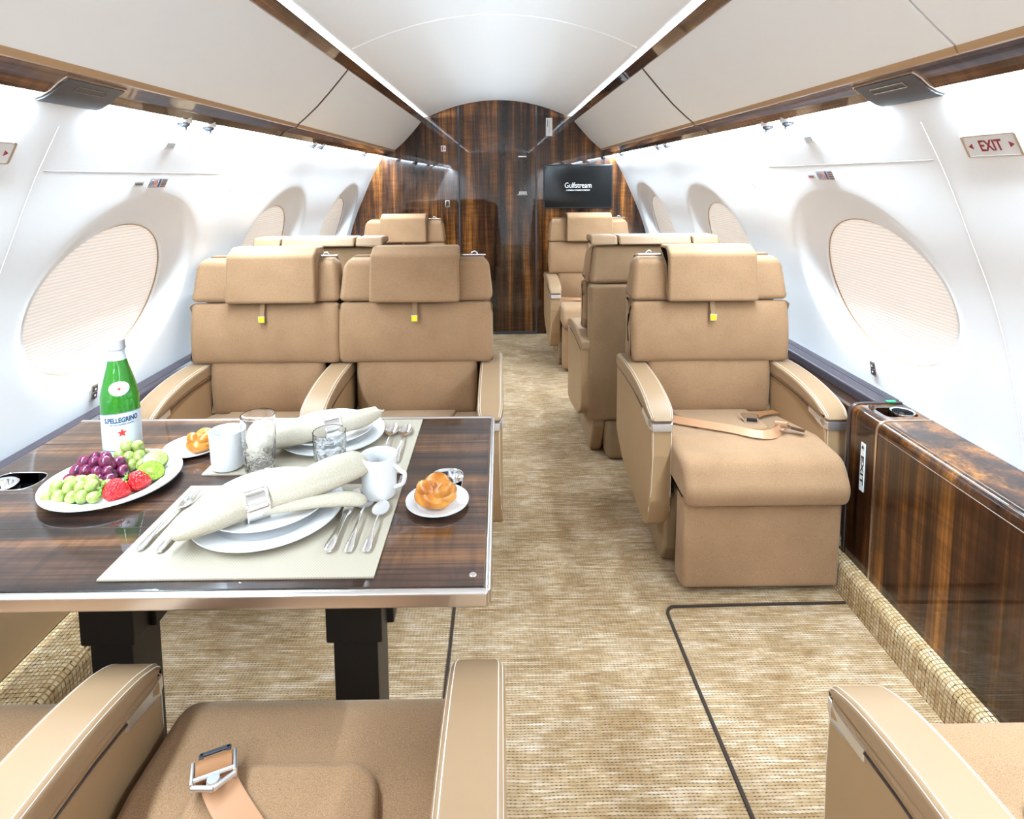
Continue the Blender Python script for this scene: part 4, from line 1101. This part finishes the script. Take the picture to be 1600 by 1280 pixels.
def mug(x, y, z, hang, label):
    t = thing('mug', label, 'mug', (x, y, z), 0, 'white mugs')
    bm = B()
    h = 0.083; r = 0.0355
    prof = [(0.0, 0.002), (r*0.80, 0.001), (r*0.90, 0.004), (r*0.95, 0.02), (r*0.975, h*0.78), (r*0.99, h*0.80), (r*0.98, h*0.83), (r*0.995, h*0.86), (r*0.99, h*0.89), (r, h*0.97), (r, h), (r*0.95, h), (r*0.93, h*0.9), (r*0.90, 0.02), (r*0.8, 0.006), (0.0, 0.005)]
    lathe(bm, prof, 48, cap=False); bmesh.ops.remove_doubles(bm, verts=bm.verts, dist=0.00001)
    obj('body', bm, 'porcelain', t, angle=60)
    ca, sa = math.cos(hang), math.sin(hang)
    bm = B()
    pts = spline([(r*0.93, 0, 0.066), (r+0.014, 0, 0.056), (r+0.021, 0, 0.052), (r+0.016, 0, 0.032), (r*0.93, 0, 0.022)], 7)
    tube(bm, [(p.x*ca, p.x*sa, p.z) for p in pts], 0.0042, 10); obj('handle', bm, 'porcelain', t)
mug(-0.240, 1.108, MT, -0.35, 'white mug with ribbed rim at the right corner of the near placemat')
mug(-0.590, 1.228, MT, 2.6, 'white mug left of the tall cut glass at the far setting')

def tumbler(x, y, z, h, r, cutglass, fill, label):
    t = thing('drinking_glass', label, 'glass', (x, y, z), 0, 'drinking glasses')
    bm = B()
    def ring(rad, zz, fac=0.0, n=60):
        return [(rad*(1+fac*math.sin(k*PI*12/ n*1.0*2+zz*300))*math.cos(2*PI*k/n), rad*(1+fac*math.sin(k*PI*12/n*2+zz*300))*math.sin(2*PI*k/n), zz) for k in range(n)]
    st = 0.62*h if cutglass else 0.45*h
    out = [ring(r*0.80, 0.0)]+[ring(r*(0.84+0.14*(k/12)), 0.004+(st-0.004)*k/12, 0.022) for k in range(13)]+[ring(r*0.985, st+0.004), ring(r, h-0.001), ring(r-0.0005, h), ring(r-0.0022, h-0.0005)]
    inn = [ring(r*0.95-0.001, st), ring(r*0.80, 0.014), ring(r*0.3, 0.012), ring(0.0003, 0.012)]
    loft(bm, out+inn, cap=False)
    vs = [bm.verts.new(p) for p in ring(r*0.80, 0.0)]; bm.faces.new(vs)
    bmesh.ops.remove_doubles(bm, verts=bm.verts, dist=0.00001)
    obj('vessel', bm, 'glass_cut' if cutglass else 'glass_clear', t, angle=50)
    return t
tumbler(-0.516, 1.214, MT, 0.122, 0.0350, True, 0, 'tall cut crystal tumbler beside the white mug of the far setting')
tumbler(-0.362, 1.200, MT, 0.090, 0.0345, True, 0, 'shorter cut crystal tumbler of water between the two place settings')

def bottle():
    t = thing('water_bottle', 'green glass mineral water bottle with pale blue label beside the fruit platter', 'bottle', (-0.872, 1.318, T0))
    r = 0.0385
    bm = B()
    prof = [(0.0, 0.0), (r*0.85, 0.0), (r, 0.005), (r, 0.120), (r*0.975, 0.135), (r*0.88, 0.155), (r*0.74, 0.177), (r*0.58, 0.200), (r*0.46, 0.220), (r*0.41, 0.240), (r*0.40, 0.248), (0.0, 0.248)]
    lathe(bm, prof, 64, cap=False); bmesh.ops.remove_doubles(bm, verts=bm.verts, dist=0.00001)
    obj('glass_body', bm, 'glass_green', t, angle=60)
    bm = B(); lathe(bm, [(r*0.44, 0.238), (r*0.50, 0.240), (r*0.50, 0.245), (r*0.47, 0.247), (r*0.47, 0.260), (r*0.43, 0.262), (0.001, 0.262)], 40, cap=False); obj('cap', bm, 'cap_grey', t)
    bm = B(); lathe(bm, [(r*0.425, 0.2385), (r*0.445, 0.230), (r*0.50, 0.216)], 40, cap=False); obj('neck_label', bm, 'label_blue', t)
    face = math.atan2(-1.318, 0.872)            # towards the aisle seat
    rl = r+0.0006
    bm = B(); rows = []
    for z in (0.012, 0.04, 0.07, 0.098):
        rows.append([(rl*math.cos(face+a), rl*math.sin(face+a), z+(0.004*math.cos(a*1.2) if z > 0.09 else 0)) for a in [-1.75+3.5*k/48 for k in range(49)]])
    loft(bm, rows, cap=False, closed=False); lb = obj('label', bm, 'label_blue', t, wn=False)
    def wrap(c, z0=0, rr=rl+0.0004): 
        a = face+c.x/rr; return Vector(((rr+c.z)*math.cos(a), (rr+c.z)*math.sin(a), c.y+z0))
    bm = text_bm('S.PELLEGRINO', 0.0155, Matrix(), 0.0002, lambda c: wrap(c, 0.085), 0.72, 0.0005); obj('lettering', bm, 'ink_blue', lb, smooth=False)
    bm = text_bm('NATURAL MINERAL WATER', 0.0052, Matrix(), 0.0001, lambda c: wrap(c, 0.075), 0.75); obj('small_lettering', bm, 'ink_blue', lb, smooth=False)
    for zz, hh in ((0.0965, 0.0012), (0.015, 0.0015)):
        bm = B(); loft(bm, [[((rl+0.0003)*math.cos(face+a), (rl+0.0003)*math.sin(face+a), z+(0.004*math.cos(a*1.2) if zz > 0.09 else 0)) for a in [-1.75+3.5*k/48 for k in range(49)]] for z in (zz, zz+hh)], cap=False, closed=False); obj('label_border', bm, 'ink_blue', lb, wn=False)
    bm = B(); c0 = bm.verts.new(wrap(Vector((0, 0, 0.0004)), 0.056)); vs = []
    for k in range(10):
        a = PI/2+PI*k/5; q = 0.0105 if k % 2 == 0 else 0.0045
        vs.append(bm.verts.new(wrap(Vector((q*math.cos(a), q*math.sin(a), 0.0003)), 0.056)))
    for k in range(10): bm.faces.new((c0, vs[k], vs[(k+1) % 10]))
    obj('red_star', bm, 'ink_red', lb, smooth=False, wn=False)
    # oval shoulder label on the slope
    bm = B()
    def sh(u, v_, off=0.0008):
        z = 0.156+v_; rr = r*(0.975-(z-0.135)*4.75 if z < 0.155 else 0.88-(z-0.155)*6.4)+off
        rr = max(rr, r*0.5)
        a = face+u/rr; return (rr*math.cos(a), rr*math.sin(a), z)
    rings = [[sh(0.021*f*math.cos(a), 0.0155*f*math.sin(a), 0.0014) for a in [2*PI*k/40 for k in range(40)]] for f in (0.001, 0.3, 0.6, 0.85, 1.0)]
    loft(bm, rings, cap=False); sl = obj('shoulder_label', bm, 'plastic_white', t, wn=False)
    bm = B()
    for f in (0.88, 0.70): tube(bm, [sh(0.021*f*math.cos(a), 0.0155*f*math.sin(a), 0.0016) for a in [2*PI*k/40 for k in range(41)]], 0.0003, 5)
    obj('label_ring', bm, 'ink_blue', sl, wn=False)
    bm = B(); bmesh.ops.create_circle(bm, cap_ends=True, segments=5, radius=0.0036)
    for q in bm.verts: q.co = Vector(sh(q.co.x, q.co.y, 0.0018))
    obj('label_mark', bm, 'ink_red', sl, smooth=False, wn=False)
bottle()

# fruit
rng = random.Random(4)
def pile(name, label, mat, cx, cy, base, spots, r, ang=0.0):
    t = thing(name, label, 'grapes', (cx, cy, base))
    stem = B()
    me = None
    for (dx, dy, dz) in spots:
        a = B()
        if me is None:
            ellipsoid(a, (0, 0, 0), (r, r, r*1.16), None, 20, 14); g = obj('grape', a, mat, t, wn=False); me = g.data
        else:
            a.free(); g = bpy.data.objects.new('grape', me); C.objects.link(g); g.parent = t
        g.location = (dx, dy, dz); g.rotation_euler = (rng.uniform(0.3, 1.3), rng.uniform(-0.6, 0.6), rng.uniform(0, 6.28))
        s_ = rng.uniform(0.92, 1.08); g.scale = (s_, s_, s_)
    tube(stem, spline([(spots[0][0], spots[0][1], r*1.0), (0, 0, r*1.6), (spots[-1][0], spots[-1][1], r*2.4)], 5), 0.0016, 6)
    for (dx, dy, dz) in spots[::2]: tube(stem, [(dx*0.4, dy*0.4, r*1.4), (dx*0.9, dy*0.9, dz)], 0.0009, 5)
    obj('stem', stem, 'stem_green', t)
def spots(nx, ny, r, seed, top=1):
    g = random.Random(seed); out = []
    for j in range(ny):
        for i in range(nx - (j % 2)):
            out.append(((i-(nx-1)/2+(0.5 if j % 2 else 0))*r*2.0+g.uniform(-.15, .15)*r, (j-(ny-1)/2)*r*1.8+g.uniform(-.15, .15)*r, r+g.uniform(0, .25)*r))
    for k in range(1, top+1):
        for j in range(ny-k):
            for i in range(nx-k-(j % 2)):
                out.append(((i-(nx-1-k)/2+(0.5 if j % 2 else 0))*r*1.95+g.uniform(-.2, .2)*r, (j-(ny-1-k)/2)*r*1.8+g.uniform(-.2, .2)*r, r*(1+1.45*k)+g.uniform(-.15, .2)*r))
    return out
PZ = T0+0.0035
pile('grape_bunch', 'pale green grapes at the front left of the platter', 'grape_green', -0.826, 1.108, PZ, spots(5, 3, 0.0110, 1, 1), 0.0118)
pile('grape_bunch', 'dark red grapes heaped in the middle of the platter', 'grape_purple', -0.836, 1.182, PZ, spots(5, 4, 0.0105, 2, 2), 0.0118)
pile('grape_bunch', 'pale green grapes at the back of the platter near the bottle', 'grape_green', -0.800, 1.236, PZ, spots(4, 3, 0.0110, 3, 2), 0.0118)
def berry(x, y, rz, tilt, s, label):
    t = thing('strawberry', label, 'strawberry', (x, y, PZ+0.0165*s), rz, 'strawberries on the platter')
    RM = Matrix.Rotation(tilt, 3, 'X')
    bm = B(); ellipsoid(bm, (0, 0, 0), (0.0175*s, 0.0175*s, 0.021*s), RM, 32, 20, lambda p: Vector((p.x*(1-0.35*max(0, -p.z)**1.3), p.y*(1-0.35*max(0, -p.z)**1.3), p.z*(1.1 if p.z < 0 else 0.8))))
    obj('flesh', bm, 'strawberry', t)
    bm = B()
    for k in range(7):
        a = 2*PI*k/7
        pts = [RM @ Vector((q*math.cos(a)*s, q*math.sin(a)*s, (0.0165+z)*s)) for q, z in ((0.001, 0.001), (0.004, 0.002), (0.009, 0.0005), (0.0130, 0.003))]
        tube(bm, pts, [0.001, 0.0026, 0.002, 0.0004], 6)
    tube(bm, [RM @ Vector((0, 0, 0.016*s)), RM @ Vector((0.002*s, 0, 0.024*s))], 0.0012, 6)
    obj('leaves', bm, 'leaf_green', t)
berry(-0.748, 1.098, -1.25, 1.25, 1.22, 'bright red strawberry at the front edge of the platter')
berry(-0.728, 1.134, -0.9, 1.2, 1.15, 'darker red strawberry tucked behind the brighter one')
def kiwi(x, y, z, rx, ry, s, label):
    t = thing('kiwi_half', label, 'kiwi', (x, y, z), 0, 'kiwi pieces on the platter')
    RM = Matrix.Rotation(rx, 3, 'X') @ Matrix.Rotation(ry, 3, 'Y')
    bm = B(); rings = []
    for k in range(9):
        a = PI/2*k/8; q = math.cos(a); rings.append([RM @ Vector((0.021*s*q*math.cos(b), 0.017*s*q*math.sin(b), -0.020*s*math.sin(a)+0.0)) for b in [2*PI*j/32 for j in range(32)]])
    loft(bm, rings, cap=False); obj('skin', bm, 'kiwi_skin', t)
    bm = B(); rings = [[RM @ Vector((0.0205*s*f*math.cos(b), 0.0166*s*f*math.sin(b), h)) for b in [2*PI*j/32 for j in range(32)]] for f, h in ((1.0, -0.0006), (0.97, 0.001), (0.6, 0.0014), (0.3, 0.0015), (0.01, 0.0015))]
    loft(bm, rings, cap=False); fl = obj('flesh', bm, 'kiwi_flesh', t)
    bm = B(); ellipsoid(bm, RM @ Vector((0, 0, 0.0014)), (0.006*s, 0.004*s, 0.0012), RM, 14, 8); obj('core', bm, 'label_pale' if 'label_pale' in MATS else 'grape_green', fl)
    bm = B()
    for k in range(22):
        b = 2*PI*k/22; q = 0.0095*s*(1+0.12*(k % 2)); ellipsoid(bm, RM @ Vector((q*math.cos(b), q*0.78*math.sin(b), 0.0016)), (0.0009, 0.0006, 0.0005), RM @ Matrix.Rotation(b, 3, 'Z'), 6, 4)
    obj('seeds', bm, 'ink_black', fl)
kiwi(-0.722, 1.172, PZ+0.021, 0.55, 0.4, 1.25, 'kiwi half leaning in front, cut face tilted up')
kiwi(-0.736, 1.212, PZ+0.026, 0.55, 0.2, 1.2, 'kiwi half behind the other one at the back of the platter')

# napkins gathered in silver rings
def napkin(main, tail, ringat, label, seed):
    t = thing('napkin', label, 'napkin', (main[0][0], main[0][1], MT))
    iv = Matrix.Translation((-main[0][0], -main[0][1], -MT))
    g = random.Random(seed)
    def body(bm, pts, pleats, ph, ru=0.5):
        P = spline([Vector(p[:3]) for p in pts], 9)
        WH = spline([Vector((p[3], p[4], 0)) for p in pts], 9)
        n_ = 64; rings = []
        for i, p in enumerate(P):
            d = (P[min(i+1, len(P)-1)]-P[max(i-1, 0)]).normalized()
            s = d.cross(Vector((0, 0, 1))).normalized(); up = s.cross(d)
            w_, h_ = WH[i].x, WH[i].y; u = i/(len(P)-1); ring = []
            for k in range(n_):
                a = 2*PI*k/n_
                pl = 1+0.20*(abs(math.sin((pleats*a+ph+u*3.0)/2*2/2))-0.6)*min(1, 2.5*abs(u-ru)+0.25)+0.05*math.sin(2*a+u*5+ph)
                z = h_*math.sin(a)*pl
                if math.sin(a) < 0: z *= 0.7
                ring.append(p+s*w_*math.cos(a)*(0.92+0.08*pl)+up*z)
            rings.append(ring)
        loft(bm, rings)
        # inner folds at the two mouths
        for e, d0 in (((0, 1), (-1, -1)) if pleats > 3 else ()):
            q = P[e]; nx_ = P[e+d0*3] if e == 0 else P[-4]
            w_, h_ = WH[e].x, WH[e].y
            dd = (q-nx_).normalized(); s = dd.cross(Vector((0, 0, 1))).normalized()
            for k in range(3):
                f = (k-1)*0.5
                ribbon(bm, spline([q-dd*0.012+s*w_*f*0.6+Vector((0, 0, h_*0.3*f)), q+dd*0.004+s*w_*f*0.9+Vector((0, 0, h_*0.2*f)), q+dd*0.010+s*w_*f*1.2+Vector((0, 0, h_*0.5*f))], 4), w_*0.9, 0.0016, tuple(s*0.9+Vector((0, 0, 0.35*f+0.2))))
    bm = B(); body(bm, main, 5, seed)
    if tail: body(bm, tail, 3, seed+1.3)
    bm.transform(iv); obj('cloth', bm, 'linen', t, angle=70)
    c, d, rw, rh = ringat
    d = Vector(d).normalized(); s = d.cross(Vector((0, 0, 1))).normalized(); up = s.cross(d); c = Vector(c)
    bm = B(); rings = []
    for off, k in ((-0.020, 1.0), (-0.020, 1.06), (-0.017, 1.09), (-0.015, 1.04), (0.015, 1.04), (0.017, 1.09), (0.020, 1.06), (0.020, 1.0)):
        rings.append([c+d*off+s*rw*k*math.cos(a)+up*rh*k*math.sin(a) for a in [2*PI*j/48 for j in range(48)]])
    loft(bm, rings, cap=False); bm.transform(iv); rg = obj('napkin_ring', bm, 'silver', t)
    for sg in (-1, 1):
        bm = B()
        for j in range(44):
            a = 2*PI*j/44; ellipsoid(bm, c+d*0.0185*sg+s*rw*1.08*math.cos(a)+up*rh*1.08*math.sin(a), (0.0016, 0.0016, 0.0016), None, 6, 4)
        bm.transform(iv); be = obj('beading', bm, 'silver', rg, wn=False); be['kind'] = 'stuff'
zn = MT+0.030
napkin([(-0.552, 0.938, zn-0.002, 0.012, 0.008), (-0.545, 0.942, zn+0.002, 0.027, 0.016), (-0.520, 0.958, zn+0.008, 0.038, 0.024), (-0.480, 0.982, zn+0.012, 0.037, 0.026), (-0.436, 1.005, zn+0.012, 0.024, 0.022), (-0.380, 1.040, zn+0.018, 0.036, 0.025), (-0.325, 1.075, zn+0.028, 0.044, 0.027), (-0.282, 1.105, zn+0.034, 0.041, 0.021), (-0.272, 1.112, zn+0.034, 0.034, 0.014)],
       [(-0.440, 0.996, zn+0.004, 0.012, 0.010), (-0.390, 1.004, zn+0.006, 0.014, 0.010), (-0.335, 1.016, zn+0.008, 0.015, 0.010), (-0.285, 1.028, zn+0.006, 0.019, 0.012), (-0.258, 1.032, zn+0.002, 0.017, 0.009), (-0.248, 1.034, zn, 0.006, 0.004)],
       ((-0.436, 1.005, zn+0.012), (0.86, 0.50, 0.08), 0.0255, 0.0245), 'cream linen napkin in a silver ring lying across the near plates', 1)
napkin([(-0.535, 1.285, zn-0.008, 0.024, 0.016), (-0.505, 1.292, zn, 0.034, 0.022), (-0.455, 1.305, zn+0.006, 0.034, 0.024), (-0.395, 1.325, zn+0.010, 0.022, 0.021), (-0.340, 1.352, zn+0.018, 0.032, 0.022), (-0.300, 1.385, zn+0.026, 0.022, 0.012)],
       None, ((-0.392, 1.327, zn+0.011), (0.9, 0.42, 0.1), 0.0235, 0.0235), 'cream linen napkin in a silver ring lying across the far plates', 3)

# cutlery
def cutlery(kind, x, y, rz, ln, label):
    t = thing(kind, label, 'cutlery', (x, y, MT+0.0012), rz, 'silver cutlery')
    bm = B()
    def flat(pts, name, w_scale=1, mat='silver'):
        b2 = B(); P = [Vector((0, p[0]*ln, p[2])) for p in pts]
        ribs = []
        for (yy, w_, z, th) in pts:
            n_ = 14; ribs.append([(w_/2*math.cos(a), yy*ln, z+th/2*math.sin(a)) for a in [2*PI*k/n_ for k in range(n_)]])
        loft(b2, ribs); return obj(name, b2, mat, t)
    hnd = [(0.0, 0.006, 0.002, 0.002), (0.01, 0.012, 0.002, 0.003), (0.06, 0.0145, 0.0035, 0.003), (0.16, 0.012, 0.005, 0.003), (0.30, 0.007, 0.007, 0.003), (0.45, 0.0045, 0.008, 0.003), (0.60, 0.0045, 0.006, 0.003)]
    flat(hnd+[(0.68, 0.005, 0.004, 0.003)], 'handle')
    if kind == 'spoon':
        b2 = B()
        rings = []
        for f, z in ((1.0, 0.0052), (0.93, 0.0042), (0.7, 0.0018), (0.4, 0.0006), (0.02, 0.0004)):
            rings.append([(0.0155*f*math.cos(a)*(1-0.15*math.sin(a)), ln*(0.82+0.17*f*math.sin(a)), z) for a in [2*PI*k/32 for k in range(32)]])
        inner = [[(p[0]*0.97, p[1], p[2]-0.0008) for p in r_] for r_ in rings]
        loft(b2, inner[::-1]+rings, cap=False); obj('bowl', b2, 'silver', t)
    elif kind == 'fork':
        b2 = B(); rb = []
        for yy, w_, z in ((0.66, 0.006, 0.005), (0.70, 0.016, 0.003), (0.76, 0.021, 0.0025), (0.80, 0.022, 0.0035)):
            rb.append([(w_/2*math.cos(a), yy*ln, z+0.0009*math.sin(a)) for a in [2*PI*k/12 for k in range(12)]])
        loft(b2, rb); obj('head', b2, 'silver', t)
        for k in range(4):
            b2 = B(); xx = (k-1.5)*0.0058
            tube(b2, [(xx, 0.79*ln, 0.0035), (xx*1.0, 0.9*ln, 0.006), (xx*0.95, 0.99*ln, 0.008)], [0.0014, 0.0012, 0.0006], 6); obj('tine', b2, 'silver', t)
    else:
        b2 = B(); prism(b2, roundpoly([(-0.0095, 0.56*ln, 0.003), (0.0095, 0.56*ln, 0.003), (0.0095, 0.90*ln, 0.01), (0.002, ln, 0.004), (-0.0095, 0.96*ln, 0.01)], 4), 0.003, 0.0045, 0, order='xy'); obj('blade', b2, 'silver', t)
        b2 = B(); rb = []
        for yy, w_ in ((0.0, 0.008), (0.015, 0.016), (0.07, 0.018), (0.2, 0.014), (0.40, 0.010), (0.50, 0.011), (0.54, 0.017), (0.57, 0.018)):
            rb.append([(w_/2*math.cos(a), yy*ln, 0.005+w_*0.26*math.sin(a)) for a in [2*PI*k/14 for k in range(14)]])
        loft(b2, rb); obj('grip', b2, 'silver', t)
cutlery('fork', -0.606, 0.936, -0.02, 0.185, 'silver fork farthest left on the near placemat')
cutlery('fork', -0.570, 0.930, -0.03, 0.165, 'silver fork next to the near plate, right of the other fork')
cutlery('knife', -0.289, 0.925, -0.02, 0.200, 'silver knife right of the near plate')
cutlery('spoon', -0.256, 0.925, 0.02, 0.190, 'larger silver spoon between knife and small spoon')
cutlery('spoon', -0.226, 0.925, 0.0, 0.155, 'smaller silver spoon farthest right on the near placemat')
cutlery('spoon', -0.232, 1.235, 0.02, 0.195, 'silver spoon beside the far plate, half hidden by the white mug')
cutlery('spoon', -0.262, 1.235, 0.04, 0.20, 'silver spoon closest to the right edge of the far plate')
